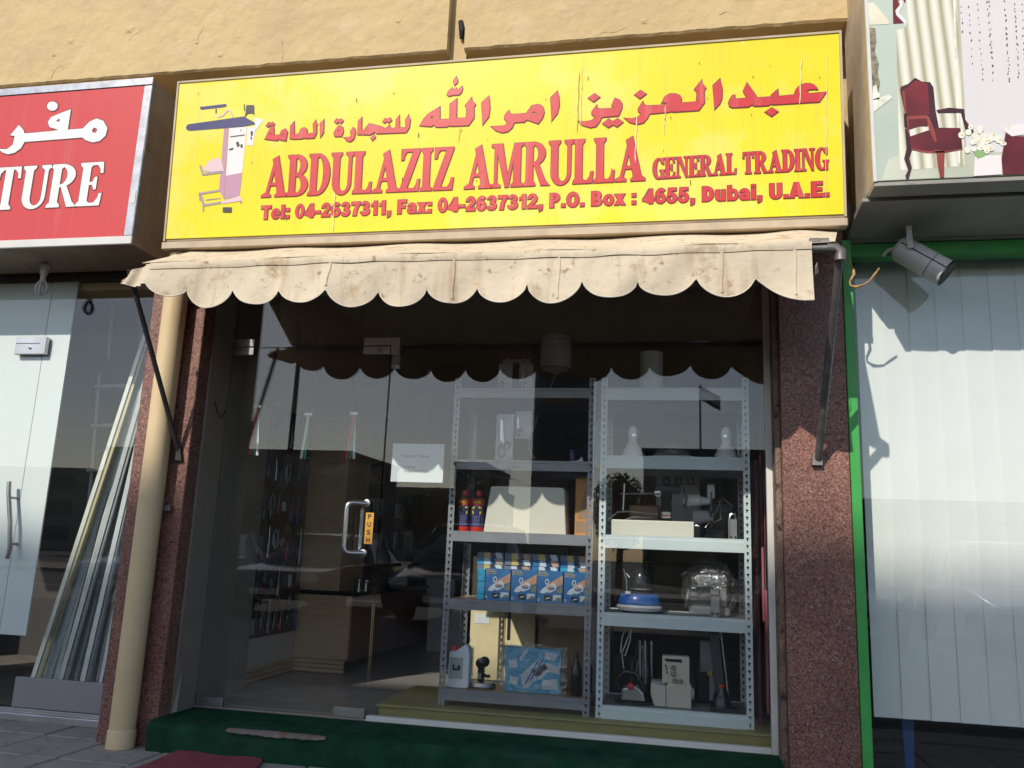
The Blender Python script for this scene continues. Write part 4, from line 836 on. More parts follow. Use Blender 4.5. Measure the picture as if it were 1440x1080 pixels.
for s, yy in ((1, -.06), (-1, .06)):
    pts = [ha + Vector((0, 0, .02)), ha + Vector((.012, -.004, -.05)), ha.lerp(hb, .5) + Vector((.02, -.006, 0)), hb + Vector((.012, -.004, .05)), hb + Vector((0, 0, -.01))]
    MB().tube([(p.x, yy + (p.y - ha.y) * s, p.z) for p in pts], .013, 10).build('bar_handle', M['metal_dull'], LD, smooth=True)
for t in (.18, .82):
    p = ha.lerp(hb, t); MB().tube([(p.x + .014, -.06, p.z), (p.x + .016, .06, p.z)], .008, 8).build('handle_stud', M['metal_dull'], LD, smooth=True)
# rails leaning in the window
rnd = random.Random(11)
RAIL = [(40, 948, 205, 470, 0, .014), (48, 952, 200, 500, 1, .018), (60, 955, 207, 500, 2, .03), (70, 955, 206, 478, 4, .02), (80, 955, 209, 520, 3, .016), (88, 955, 206, 545, 5, .02), (97, 955, 212, 500, 3, .014), (106, 955, 209, 560, 0, .012), (113, 955, 213, 540, 6, .016), (122, 955, 214, 560, 5, .02), (128, 957, 216, 530, 3, .014), (134, 957, 213, 600, 2, .012), (140, 957, 217, 575, 6, .012), (147, 957, 219, 620, 4, .02), (154, 957, 217, 640, 2, .018), (55, 953, 203, 492, 4, .012), (84, 955, 207, 510, 2, .022), (101, 955, 210, 530, 4, .013), (118, 956, 213, 520, 1, .014), (126, 956, 215, 590, 4, .010), (74, 955, 204, 488, 6, .016), (92, 955, 209, 535, 1, .012)]
ordn = ['first', 'second', 'third', 'fourth', 'fifth', 'sixth', 'seventh', 'eighth', 'ninth', 'tenth', 'eleventh', 'twelfth', 'thirteenth']; extra = ['slim white rail tucked behind the olive one', 'wide pale blue rail left of the middle', 'white rail with dark neighbours at the middle', 'yellowish rail right of the middle', 'thin white rail third from the pipe', 'steel blue rail left of the wide pale one', 'thin olive rail at the middle']; rcol = ['pale', 'olive', 'pale blue', 'dark grey', 'whitish', 'near black', 'steel blue']
desc = {0: 'leftmost slender pale rail leaning in the dark window', 1: 'olive yellow rail leaning second from the left in the dark window', 2: 'broad pale blue flat rail leaning in the dark window', 13: 'whitish rail nearest the pipe but one in the leaning bundle', 14: 'pale blue rail nearest the drain pipe in the leaning bundle'}
for i, (xa, ya, xb, yb, mi, w) in enumerate(RAIL):
    d = .06 + .045 * (i % 4) + .02 * (i // 4)
    a_, b_ = at(xa, ya, d), at(xb, yb, d + .25); a_.z = G0 + .05; 
    m = MB(); dirv = (b_ - a_).normalized(); b_ = a_ + (b_ - a_) * 1.0
    t = Vector((0, 1, 0)); s_ = dirv.cross(t).normalized(); n_ = s_.cross(dirv)
    prf = [(-w, -.008), (w, -.008), (w, .008), (w * .6, .008), (w * .6, -.003), (-w * .6, -.003), (-w * .6, .008), (-w, .008)]
    m.prism([(x, y) for x, y in prf], a_, s_, n_, b_ - a_)
    tag(m.build('curtain_rail', M['rail_%d' % mi]), (extra[i - 15] + ' of the leaning bundle') if i > 14 else desc.get(i, '%s curtain rail, %s from the left in the bundle leaning in the dark window' % (rcol[mi], ordn[min(i, 12)])), 'curtain rail', 'curtain rails leaning in the window')
LA = thing('step_ladder', 'white tubular folding steps behind the leaning rails in the dark window', 'ladder', (at(150, 700, .6).x, .6, G0))
Yl = .55
def L(px, py, y=Yl): return at(px, py, y)
MB().tube([L(152, 505), L(158, 440), L(162, 420), L(172, 414), L(196, 412), L(200, 430, .8), L(196, 505, .8)], .011, 8).build('hand_rail', M['ps_white'], LA, smooth=True)
MB().tube([L(140, 525), L(128, 675), L(100, 940)], .011, 8).build('ladder_leg', M['ps_white'], LA, smooth=True); MB().tube([L(196, 520), L(190, 675), L(175, 940)], .011, 8).build('ladder_leg', M['ps_white'], LA, smooth=True)
for y in (515, 545, 600, 662, 740, 820):
    p, q = L(141 - (y - 525) * .1, y), L(196 - (y - 520) * .05, y - 2); MB().bar(p, q, .09, .02).build('ladder_step', M['ps_white'] if y > 520 else M['black'], LA)
# energy saving bulb under the red sign
bq = at(60, 395, -.22)
LBq = thing('light_bulb', 'spiral energy saving bulb in a socket under the red sign', 'light bulb', (bq.x, -.22, bq.z - .06))
MB().lathe([(.016, .0), (.016, .05), (.023, .055), (.025, .10), (.028, .105), (.028, .115), (.0, .116)][::-1], (bq.x, -.22, bq.z - .01), 16).build('socket', M['bulb_base'], LBq, smooth=True)
MB().tube([(bq.x, -.22, bq.z + .10), (bq.x, -.22, rz0)], .012, 8).build('stem', M['bulb_base'], LBq)
for k in range(4):
    a_ = k * math.pi / 2 + .4; c, s = math.cos(a_), math.sin(a_)
    MB().tube([(bq.x + r * c, -.22 + r * s, bq.z + z) for r, z in ((.012, 0), (.028, -.025), (.034, -.05), (.026, -.075), (.008, -.088))], .008, 8).build('lamp_tube', M['lamp_glass'], LBq, smooth=True)

# ================================================================== right neighbour: green frame, glass, vertical blinds
GF = thing('shopfront', 'bright green shopfront frame with glass at the right of the granite pillar', 'shop window', (1.4, -.12, G0))
GX0, GX1 = .848, .896
MB().box(GX0, GX1, -.2, -.03, G0, SZ - .014).build('frame_post', M['green_paint'], GF, bevel=.003)
MB().box(GX1 + .001, 4.2, -.128, -.03, SZ - .085, SZ - .013).build('frame_head', M['green_paint'], GF, bevel=.003)
MB().box(GX1 + .001, 4.2, -.06, -.03, G0, .06).build('frame_rail', M['green_paint'], GF)
MB().box(GX1 + .001, 4.2, -.022, -.014, G0 + .02, SZ).build('window_pane', M['glass_shop'], GF)
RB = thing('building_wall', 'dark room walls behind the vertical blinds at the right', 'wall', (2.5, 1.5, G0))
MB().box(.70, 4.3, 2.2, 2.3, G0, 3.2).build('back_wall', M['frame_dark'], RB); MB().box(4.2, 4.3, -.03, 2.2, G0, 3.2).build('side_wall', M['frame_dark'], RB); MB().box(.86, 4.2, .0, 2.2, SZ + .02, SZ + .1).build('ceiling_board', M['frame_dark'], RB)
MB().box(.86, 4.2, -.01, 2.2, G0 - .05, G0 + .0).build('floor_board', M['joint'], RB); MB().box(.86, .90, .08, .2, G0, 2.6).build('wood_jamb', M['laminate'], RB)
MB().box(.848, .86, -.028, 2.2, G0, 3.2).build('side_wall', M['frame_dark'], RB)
BL = thing('vertical_blind', 'white fabric vertical blind closed behind the right shop window', 'blind', (1.6, .06, .2))
bb = at(1300, 1013, .06).z; bx = at(1216, 700, .06).x; sp = .1335
MB().box(bx - .03, 4.1, .03, .1, SZ - .03, SZ + .01).build('head_rail', M['white_paint'], BL)
rnd = random.Random(5)
i = 0
while bx + i * sp < 3.9:
    x = bx + i * sp; a_ = rnd.uniform(-.012, .012); tw = rnd.uniform(-.003, .003)
    def sl(u, v, x=x, a_=a_, tw=tw):
        w = .137; c = (u - .5) * w; z = bb + (SZ - .03 - bb) * v
        return (x + sp / 2 + c, .06 + c * (a_ + .035) + .002 * math.cos((u - .5) * math.pi) + tw * (1 - v) * 2 * (u - .3), z)
    MB().grid(sl, 6, 8).build('blind_slat', M['blind'], BL, smooth=True, solid=.001); i += 1
CH = thing('chair', 'blue metal chair leg showing below the blind at the right', 'chair', (at(1276, 1060, .4).x, .4, G0))
c_ = at(1277, 1030, .4)
MB().box(c_.x - .04, c_.x + .036, .38, .46, .28, .5).build('seat_side', M['machine_blue'], CH, bevel=.01)
MB().hexa([(c_.x - .02, .4, G0), (c_.x + .02, .4, G0), (c_.x + .02, .44, G0), (c_.x - .02, .44, G0)], [(c_.x - .035, .39, .28), (c_.x + .032, .39, .28), (c_.x + .032, .45, .28), (c_.x - .035, .45, .28)]).build('leg', M['machine_blue'], CH, bevel=.004)
# flood light under the soffit
q = at(1290, 362, -.22)
FLt = thing('spot_light', 'grey cylindrical spot light hung on a bracket under the right soffit', 'spot light', (q.x, -.22, q.z - .1))
d = (at(1334, 385, -.27) - at(1262, 345, -.20)).normalized(); p0, p1 = at(1262, 347, -.20), at(1331, 384, -.27)
MB().lathe([(.0, 0), (.05, 0), (.068, .02), (.069, (p1 - p0).length * .70), (.066, (p1 - p0).length * .70), (.066, (p1 - p0).length * .715), (.069, (p1 - p0).length * .715), (.069, (p1 - p0).length), (.06, (p1 - p0).length), (.058, (p1 - p0).length - .02), (0, (p1 - p0).length - .02)], p0, 28, d).build('lamp_body', M['lamp_grey'], FLt, smooth=True)
MB().lathe([(.0675, 0), (.0675, .006)], p0 + d * ((p1 - p0).length * .7 + .0), 28, d).build('seam_ring', M['black'], FLt)
u_ = d.cross(Vector((0, 1, 0))).normalized(); fv = (CAM - p0); fv = (fv - d * fv.dot(d)).normalized(); sv = (fv * .93 - u_ * (.37 if u_.z < 0 else -.37)).normalized()
MB().bar(p0 + sv * .0688 + d * .02, p0 + sv * .0688 + d * ((p1 - p0).length - .004), .005, .004, sv).build('seam_line', M['black'], FLt)
MB().lathe([(.0695, 0), (.0695, .008)], p1 - d * .004, 28, d).build('rim', M['black'], FLt)
for s, nm in ((-1, .10), (1, .10)):
    side = Vector((0, s * .078, 0)); c = p0 + d * .05 + side
    MB().bar(c, Vector((c.x, c.y, at(1290, 312, -.3).z + .06)), .028, .006, (0, 1, 0)).build('bracket_arm', M['lamp_grey'], FLt)
    MB().lathe([(.017, 0), (.017, .014), (.012, .018)], c, 12, (0, s, 0)).build('pivot_knob', M['lamp_grey'], FLt, smooth=True)
c = p0 + d * .05; zt_ = at(1290, 312, -.3).z + .06; MB().box(c.x - .016, c.x + .016, c.y - .082, c.y + .082, zt_, zt_ + .006).build('bracket_plate', M['lamp_grey'], FLt)
MB().tube([p0, p0 + Vector((-.02, 0, -.01)), p0 + Vector((-.045, .02, -.012)), p0 + Vector((-.06, .05, -.03))], .009, 8).build('cable_gland', M['lamp_grey'], FLt, smooth=True)
vn = [at(x, y, Y) for x, y, Y in ((1184, 345, -.22), (1192, 364, -.26), (1200, 378, -.30), (1201, 386, -.31), (1195, 396, -.32), (1196, 402, -.32), (1204, 404, -.33), (1213, 401, -.34), (1222, 396, -.35), (1230, 386, -.36), (1237, 377, -.37))]
tag(MB().tube(vn, [.0035, .004, .006, .008, .0055, .006, .009, .006, .005, .006, .005], 7).build('dry_vine', M['dry_vine'], smooth=True), 'dry brown twist of vine hanging from the green frame corner', 'vine')

# ================================================================== platform and steel shelving behind the window
PZ0 = .2
PF = thing('display_platform', 'low olive painted display platform behind the shop window', 'platform', (-.55, .4, FZ))
MB().box(-1.62, .485, .075, .78, FZ, PZ0 - .014).build('plinth', M['olive'], PF); MB().box(-1.635, .488, .062, .79, PZ0 - .013, PZ0).build('top_board', M['olive'], PF, bevel=.003)
def post(x, y, z0, z1, sx, sy, mt, parent):
    """slotted steel angle; sx, sy say to which side its two flanges run"""
    w = .036; cols = [0, .0120, .0155, .0210, .0245, w]; pitch = .038
    n = int((z1 - z0) / pitch); rows = []; 
    m = MB()
    for fl_ in (0, 1):
        base = len(m.v); zs = []
        for i in range(n):
            z = z0 + i * pitch; zs += [z, z + .008, z + .018, z + .027]
        zs.append(z1)
        for z in zs:
            for c in cols: m.v.append(Vector((x + sx * c, y, z) if fl_ == 0 else (x, y + sy * c, z)))
        for r in range(len(zs) - 1):
            k = r % 4
            for c in range(5):
                if r < 4 * n and ((k == 1 and c == 2) or (k == 2 and c in (1, 2, 3))): continue
                a = base + r * 6 + c; m.f.append((a, a + 1, a + 7, a + 6))
    m.keep = True
    return m.build('post', M[mt], parent, solid=.0016)
def shelf_unit(label, x0, x1, y0, y1, z0, z1, tops, mt, board, bh):
    t = thing('shelf_unit', label, 'shelf', ((x0 + x1) / 2, (y0 + y1) / 2, z0))
    for x, sx in ((x0, 1), (x1, -1)):
        for y, sy in ((y0, 1), (y1, -1)): post(x, y, z0, z1, sx, sy, mt, t)
    for z in tops:
        for y, s in ((y0, 1), (y1, -1)):
            m = MB(); a = [(0, 0), (.004 * s, 0), (.004 * s, -.018), (.016 * s, -.022), (.016 * s, -bh), (.002 * s, -bh), (0, -bh + .003)]
            y_ = y + s * .002
            vs = []
            for x in (x0 + .034, x1 - .034): vs += [(x, y_ - s * .002 + (c if abs(c) > .009 else c), z + d) for c, d in [(.0015 * s, .004), (.022 * s, .004), (.022 * s, -.004), (.006 * s, -.006), (-.0015 * s, -.014), (-.0015 * s, -bh), (.012 * s, -bh), (.012 * s, -bh + .003), (.002 * s, -bh + .003)]]
            k = 9; fs = [(i, (i + 1) % k, k + (i + 1) % k, k + i) for i in range(k)] + [tuple(range(k)), tuple(range(2 * k - 1, k - 1, -1))]
            m.add(vs, fs).build('beam', M[mt], t)
        for x, s in ((x0, 1), (x1, -1)): MB().box(min(x + s * .002, x + s * .02), max(x + s * .002, x + s * .02), y0 + .037, y1 - .037, z - .05, z - .008).build('side_beam', M[mt], t)
        MB().box(x0 + .022, x1 - .022, y0 + .024, y1 - .024, z - .012, z).build('shelf_board', M[board], t)
    return t
SY0, SY1 = .15, .60
LZ = [2.0, 1.572, 1.158, .778, .288]; RZ = [2.003, 1.61, 1.166, .748, .265]
shelf_unit('grey slotted steel shelf unit nearer the glass door', -1.305, -.463, SY0, SY1, PZ0 + .002, 2.064, LZ, 'steel_grey', 'board_wood', .055)
shelf_unit('pale blue white slotted steel shelf unit nearer the right pillar', -.428, .392, SY0, SY1, PZ0 + .002, 2.064, RZ, 'steel_white', 'board_grey', .068)
def on(px, py, z): return atz(px, py, z)

# ---------------- left unit, spray cans
def can(px, label):
    p = at(px, 740, .235); p.z = LZ[2] + .001
    t = thing('spray_can', label, 'spray can', p, 'spray cans on the grey shelf'); c = (p.x, p.y, p.z); r = .037
    MB().lathe([(r - .002, 0), (r, .003), (r, .03)], c, 24).build('base_band', M['can_red'], t, smooth=True)
    MB().lathe([(r, .03), (r, .155)], c, 24).build('can_body', M['can_navy'], t, smooth=True)
    MB().lathe([(r, .155), (r, .188), (r - .002, .191)], c, 24).build('top_band', M['can_red'], t, smooth=True)
    MB().lathe([(r - .002, .191), (.028, .205), (.02, .210), (.018, .212)], c, 24).build('shoulder', M['can_silver'], t, smooth=True)
    MB().lathe([(.0175, .209), (.0175, .237), (.016, .241), (0, .241)], c, 20).build('cap', M['cap_red'], t, smooth=True)
    def wrap(poly, rr):                       # wrap a drawn outline round the can, facing the street
        vs, fs = union([poly]); return [(c[0] + rr * math.sin(u / r), c[1] - rr * math.cos(u / r), c[2] + v) for u, v in vs], fs
    def wrapt(tri, rr): return [(c[0] + rr * math.sin(u / r), c[1] - rr * math.cos(u / r), c[2] + v) for u, v in tri[0]], tri[1]
    shield = [(-.031, .143), (-.031, .118), (-.022, .100), (0, .088), (.022, .100), (.031, .118), (.031, .143), (.015, .147), (0, .154), (-.015, .147)]
    sh = MB().add(*wrap(shield, r + .0008)).build('shield_logo', M['can_yellow'], t)
    MB().add(*wrapt(fit(font_flat('WD-40', .05), -.034, .119, .034, .119, .021), r + .0016)).build('lettering', M['print_black'], sh)
    m = MB()
    for tx, a, b, v, h in (('MULTI-USE', -.024, .024, .085, .006), ('stops squeaks', -.02, .02, .075, .005), ('drives out moisture', -.023, .023, .066, .005), ('cleans and protects', -.021, .021, .057, .005), ('loosens rusted parts', -.023, .023, .048, .005), ('frees sticky parts', -.018, .02, .039, .005)):
        m.add(*wrapt(fit(font_flat(tx, .01), a, v, b, v, h), r + .0012))
    m.build('small_print', M['can_print'], t)
    m = MB().add(*wrapt(fit(font_flat('+25% FREE', .03), -.024, .166, .024, .166, .014), r + .0012)); m.build('small_print', M['can_yellow'], t)
can(652, 'navy and red spray can with yellow shield nearer the shelf post'); can(671, 'navy and red spray can with yellow shield beside the white cover')
# white machine cover
p = at(738, 752, .24); w = .24
CV = MB(); hts = at(738, 685, .24).z - LZ[2]; prof = [(-.243, 0), (.243, 0)] + [(.226 - .02 * (1 - math.cos(a)), hts - .02 + .02 * math.sin(a)) for a in (0, .5, 1.05, 1.57)] + [(-.214 + .02 * (1 - math.cos(a)), hts - .02 + .02 * math.sin(a)) for a in (1.57, 1.05, .5, 0)]
cvt = thing('machine_cover', 'large cream plastic machine cover on the grey shelf', 'machine cover', (p.x, .33, LZ[2]))
CV.prism(prof, (p.x, .22, LZ[2] + .001), (1, 0, 0), (0, 0, 1), (0, .2, 0)).build('cover_shell', M['cover_cream'], cvt, bevel=.006, seg=2)
MB().lathe([(.004, 0), (.004, .003)], (p.x + .06, .219, LZ[2] + .19), 8, (0, -1, 0)).build('screw', M['metal_dull'], cvt)
a0, a1 = at(809, 700, .28).x, at(836, 700, .28).x
AB = thing('carton', 'orange brown printed carton at the right end of the grey shelf', 'box', ((a0 + a1) / 2, .36, LZ[2]))
MB().box(a0, -.475, .28, .44, LZ[2] + .001, LZ[2] + .335).build('carton_body', M['amber'], AB, bevel=.003)
f = FR((a0, .28, LZ[2])); MB().flat(union([[(.012, .10), (.07, .30), (.075, .30), (.075, .10)]]), f, .001).build('print_panel', M['cardboard'], AB); MB().flat(union([rc(.004, .02, .08, .085)]), f, .001).build('print_panel', M['cardboard'], AB)
MB().box(a0 + .01, -.48, .3, .43, LZ[2] + .336, LZ[2] + .35).build('lid_flap', M['cardboard'], AB)
# ---------------- boxes of electric scissors
def scissor_box(px, i, label):
    x = at(px, 826, .22).x; z = LZ[3] + .001; W_, H_ = .147, .178
    t = thing('product_box', label, 'box', (x, .25, z), 'upright boxes of electric scissors')
    MB().box(x - W_ / 2, x + W_ / 2, .22, .272, z, z + H_).build('box_body', M['box_blue'], t, bevel=.0015)
    f = FR((x - W_ / 2, .22, z)); e = .0012
    pr = MB().flat(union([[(.05, .098), (.147, .156), (.147, .105), (.10, .085), (.07, .08)]]), f, e).build('printed_arm', M['print_flesh'], t)
    MB().flat(union([[(.147, .098), (.11, .075), (.12, .055), (.147, .06)]]), f, e).build('printed_cloth', M['print_olive'], t)
    MB().flat(union([[(.017, .055), (.03, .076), (.05, .09), (.095, .112), (.112, .095), (.11, .075), (.075, .056), (.06, .06), (.04, .05)]], [ell(.082, .083, .022, .012, 10)]), f, e * 2).build('printed_scissors', M['print_pale'], pr)
    MB().flat(union([ell(.058, .117, .012, .017, 14)], [ell(.058, .117, .007, .011, 12)]), f, e * 2.2).build('printed_ring', M['print_pale'], pr)
    m = MB()
    for tx, v, u in (('NEW HAND', .166, .055), ('SUPER POWER', .157, .066), ('electric scissors', .148, .064)): m.flat(fit(font_flat(tx, .03), .004, v, u, v, .006), f, e)
    m.build('lettering', M['print_gold'], t)
    MB().flat(union([rc(.043, .012, .085, .042)]), f, e).build('printed_inset', M['print_black'], t); MB().flat(union([rc(.094, .016, .138, .047)]), f, e).build('printed_inset', M['print_pale'], t)
    MB().flat(union([[(.05, .02), (.075, .027), (.08, .033), (.06, .03)]]), f, e * 2).build('printed_tool', M['print_pale'], t); MB().flat(union([[(.1, .016), (.138, .016), (.138, .03), (.12, .036)]]), f, e * 2).build('printed_tool', M['print_olive'], t)
    MB().flat(union([ell(.010, .018, .008, .008, 12)], [ell(.010, .018, .005, .005, 10)]), f, e).build('round_mark', M['print_pale'], t)
for i, (px, nm) in enumerate(((699.5, 'leftmost'), (736.5, 'second'), (773, 'third'), (811, 'rightmost'))):
    scissor_box(px, i, '%s upright blue box printed with electric scissors on the wooden shelf' % nm)
x0 = at(672, 826, .24).x
for k in range(5):
    z = LZ[3] + .002 + k * .0345
    t = thing('product_box', '%s flat light blue box in the short stack left of the scissors boxes' % ('bottom', 'second lowest', 'middle', 'second highest', 'top')[k], 'box', (x0 + .03, .28, z), 'flat boxes stacked left of the upright ones')
    MB().box(x0 - .002 + .002 * (k % 2), at(682, 826, .24).x - .001, .225 + .003 * (k % 3), .36, z, z + .033).build('box_body', M['box_blue_b'], t, bevel=.001)
ct = thing('carton', 'plain brown carton under the flat scissors boxes behind the upright ones', 'box', (-.9, .36, LZ[3]))
sx0 = at(671, 800, .30).x; sx1 = at(831, 810, .30).x; cb = LZ[3] + .165
MB().box(sx0 + .04, -.53, .29, .44, LZ[3] + .001, cb).build('carton_body', M['cardboard'], ct)
cw = (-.5 - sx0) / 4
tops_ = ['box_slate', 'box_slate', 'box_slate', 'box_slate']; cmap = [['box_slate', 'box_slate', 'box_blue', 'box_blue_b'], ['box_blue_b', 'box_slate', 'box_blue', 'box_blue'], ['box_slate', 'box_slate', 'box_slate', 'box_slate']]
pm = [['print_gold', 'print_pale', 'print_pale', 'print_pale'], ['print_pale', 'print_gold', 'print_pale', 'print_pale'], ['print_gold', 'print_gold', 'print_gold', 'print_gold']]
for r in range(3):
    for c in range(4):
        x = sx0 + c * cw + rnd.uniform(-.003, .003) + .003; z = cb + .001 + r * .0345; y = .285 + rnd.uniform(-.006, .006)
        t = thing('product_box', 'flat scissors box, %s layer, %s column of the stack behind the upright boxes' % (('lowest', 'middle', 'top')[r], ('leftmost', 'second', 'third', 'rightmost')[c]), 'box', (x + cw / 2, y + .07, z), 'flat scissors boxes on the carton')
        MB().box(x, x + cw - .006, y, y + .15, z, z + .0335).build('box_body', M[cmap[r][c]], t, bevel=.001)
        f = FR((x, y, z)); L_ = cw - .006
        MB().flat(union([[(L_ * .27, .0005), (L_ * .52, .0005), (L_ * .46, .033), (L_ * .27, .033)]]), f, .001).build('printed_patch', M[pm[r][c]], t)
        MB().flat(union([[(L_ * .76, .0005), (L_ * .98, .0005), (L_ * .9, .033), (L_ * .68, .033)]]), f, .001).build('printed_patch', M['print_flesh' if (r + c) % 2 else 'print_pale'], t)
        MB().flat(union([[(L_ * .56, .0005), (L_ * .73, .0005), (L_ * .64, .033), (L_ * .5, .033)]]), f, .001).build('printed_patch', M['box_navy'], t)
b = on(664, 846, LZ[3]); bt = thing('bottle', 'small tan bottle in wrapping left of the blue boxes', 'bottle', (b.x, .3, LZ[3]))
MB().lathe([(.024, 0), (.027, .01), (.027, .06), (.014, .085), (.012, .10), (0, .10)], (b.x, .3, LZ[3] + .001), 14).build('bottle_body', M['bottle_tan'], bt, smooth=True); MB().lathe([(.014, .098), (.014, .112), (0, .113)], (b.x, .3, LZ[3]), 12).build('cap', M['metal_dull'], bt, smooth=True)
# ---------------- bottom of the grey unit
z = LZ[4] + .001
j0, j1 = at(629, 965, .22).x, at(655, 965, .22).x
JG = thing('oil_jug', 'white plastic oil jug with red cap on the bottom grey shelf', 'jug', ((j0 + j1) / 2, .27, z))
m = MB().prism([(0, 0), (.115, 0), (.12, .01), (.12, .17), (.112, .225), (.095, .238), (.06, .215), (.035, .20), (.006, .197), (0, .18)], (j0, .22, z), (1, 0, 0), (0, 0, 1), (0, .075, 0)); m.build('jug_body', M['jug_white'], JG, bevel=.006, seg=2)
MB().lathe([(.018, 0), (.018, .022), (.016, .026), (0, .026)], (j0 + .02, .255, z + .198), 14).build('cap', M['cap_red'], JG, smooth=True)
for k in range(6): MB().bar((j0 + .1205, .222, z + .04 + k * .026), (j0 + .1205, .29, z + .055 + k * .026), .004, .006).build('side_rib', M['jug_white'], JG)
lb = MB().box(j0 + .008, j0 + .085, .2185, .2195, z + .05, z + .165).build('label_sheet', M['label_grey'], JG); MB().flat(union([[(.0, 0), (.045, 0), (.045, .03), (.03, .03), (.028, .012), (.012, .012), (.012, .03), (0, .03)]]), FR((j0 + .025, .2185, z + .095)), .0006).build('machine_picture', M['print_black'], lb)
q = on(680, 965, z); DV = thing('winder', 'small black thread device on a round base on the bottom grey shelf', 'machine', (q.x, .3, z))
MB().lathe([(.0, 0), (.08, 0), (.085, .012), (.075, .03), (.03, .036), (0, .036)], (q.x, .3, z), 20, sy=.8).build('base', M['metal_dull'], DV, smooth=True)
MB().box(q.x - .02, q.x + .012, .27, .32, z + .036, z + .11).build('body', M['black_gloss'], DV, bevel=.004); MB().lathe([(.006, 0), (.03, .002), (.03, .03), (.006, .034), (.006, .05)], (q.x - .004, .30, z + .135), 18, (0, -1, 0)).build('wheel', M['black_gloss'], DV, smooth=True)
MB().lathe([(.03, 0), (.03, .02)], (q.x + .008, .32, z + .14), 18, (0, -1, 0)).build('wheel', M['black_gloss'], DV, smooth=True)
MB().box(q.x - .016, q.x + .002, .268, .27, z + .05, z + .08).build('plate', M['metal'], DV); MB().tube([(q.x + .012, .29, z + .07), (q.x + .04, .28, z + .066), (q.x + .05, .28, z + .07)], .009, 8).build('lever', M['black'], DV, smooth=True)
b0, b1 = at(710, 945, .24).x, at(788, 945, .24).x; bh_ = at(750, 912, .24).z - z
BB = thing('product_box', 'sky blue flat box with printed white parts in a clear bag', 'box', ((b0 + b1) / 2, .28, z))
MB().box(b0, b1, .245, .30, z, z + bh_).build('box_body', M['box_blue_b'], BB, bevel=.002)
f = FR((b0, .245, z)); bw = b1 - b0; S = lambda pts: [(u * bw, v * bh_) for u, v in pts]
for k, pts in enumerate(([(.33, .12), (.42, .1), (.78, .6), (.6, .78), (.28, .38)], [(.05, .72), (.2, .75), (.22, .55), (.08, .52)], [(.28, .72), (.42, .95), (.36, .97), (.25, .75)], [(.1, .35), (.25, .32), (.22, .15), (.08, .18)], [(.7, .3), (.95, .35), (.97, .1), (.66, .1)], [(.72, .95), (.95, .9), (.9, .75), (.7, .78)], [(.45, .45), (.62, .3), (.8, .5), (.98, .45), (.97, .62), (.75, .7)])):
    MB().flat(union([S(pts)]), f, .0012 + .0006 * (k % 3)).build('printed_part', M['print_pale'], BB)
for u0, u1, v0, v1 in ((.46, .52, .2, .75), (.56, .6, .3, .78)): MB().flat(union([S([(u0 - .1, v0), (u0 - .07, v0), (u1 + .1, v1), (u1 + .07, v1)])]), f, .0032).build('printed_line', M['box_blue'], BB)
bgm = MB()
def bagf(u, v): return (b0 - .035 + (bw + .07) * u + .006 * math.sin(v * 17 + u * 3), .238 - .006 * math.sin(u * 11) * math.sin(v * 7), z + .004 + (bh_ + .015) * v + .006 * math.sin(u * 13))
bgm.grid(bagf, 14, 12).build('clear_bag', M['plastic_clear'], BB, smooth=True)
for px, py, nm, mt in ((810, 976, 'black oil bottle standing at the right of the bottom grey shelf', 'black'), (826, 972, 'black bottle with red cap behind the right post of the grey unit', 'plastic_red')):
    q = on(px, py, z); y = .26 if px < 820 else .36; x = at(px, 950, y).x
    t = thing('bottle', nm, 'bottle', (x, y, z)); MB().lathe([(.026, 0), (.03, .006), (.03, .14), (.014, .18), (.012, .2), (0, .2)], (x, y, z), 16).build('bottle_body', M['black_gloss'], t, smooth=True)
    MB().lathe([(.013, .198), (.012, .22), (.005, .235), (0, .235)], (x, y, z), 12).build('cap', M[mt], t, smooth=True)
# cream machine table top in plastic behind the shelves
p0, p1 = at(660, 900, 1.0), at(752, 900, 1.0)
YP = thing('machine_table', 'cream machine table top wrapped in plastic standing behind the grey unit', 'table top', ((p0.x + p1.x) / 2, 1.02, FZ))
MB().box(p0.x, p1.x - .2, 1.0, 1.035, FZ, 1.02).build('table_board', M['bag_yellow'], YP, bevel=.008, seg=2); MB().box(p1.x - .198, p1.x, 1.0, 1.035, FZ, 1.02).build('table_board', M['bag_yellow'], YP, bevel=.004)
sx = at(716, 880, 1.0); MB().box(sx.x - .012, sx.x + .01, .997, .9998, sx.z - .09, sx.z + .09).build('slot', M['black'], YP, bevel=.004)
lb_ = at(678, 870, 1.0); MB().box(lb_.x - .05, lb_.x + .05, .997, .9995, lb_.z - .03, lb_.z + .03).build('label_sheet', M['paper'], YP)
CB2 = thing('carton', 'dark brown carton standing behind the right half of the grey unit', 'box', (-.72, 1.1, FZ)); MB().box(at(757, 900, 1.0).x, -.42, 1.0, 1.3, FZ, 1.0).build('carton_body', M['cardboard'], CB2)

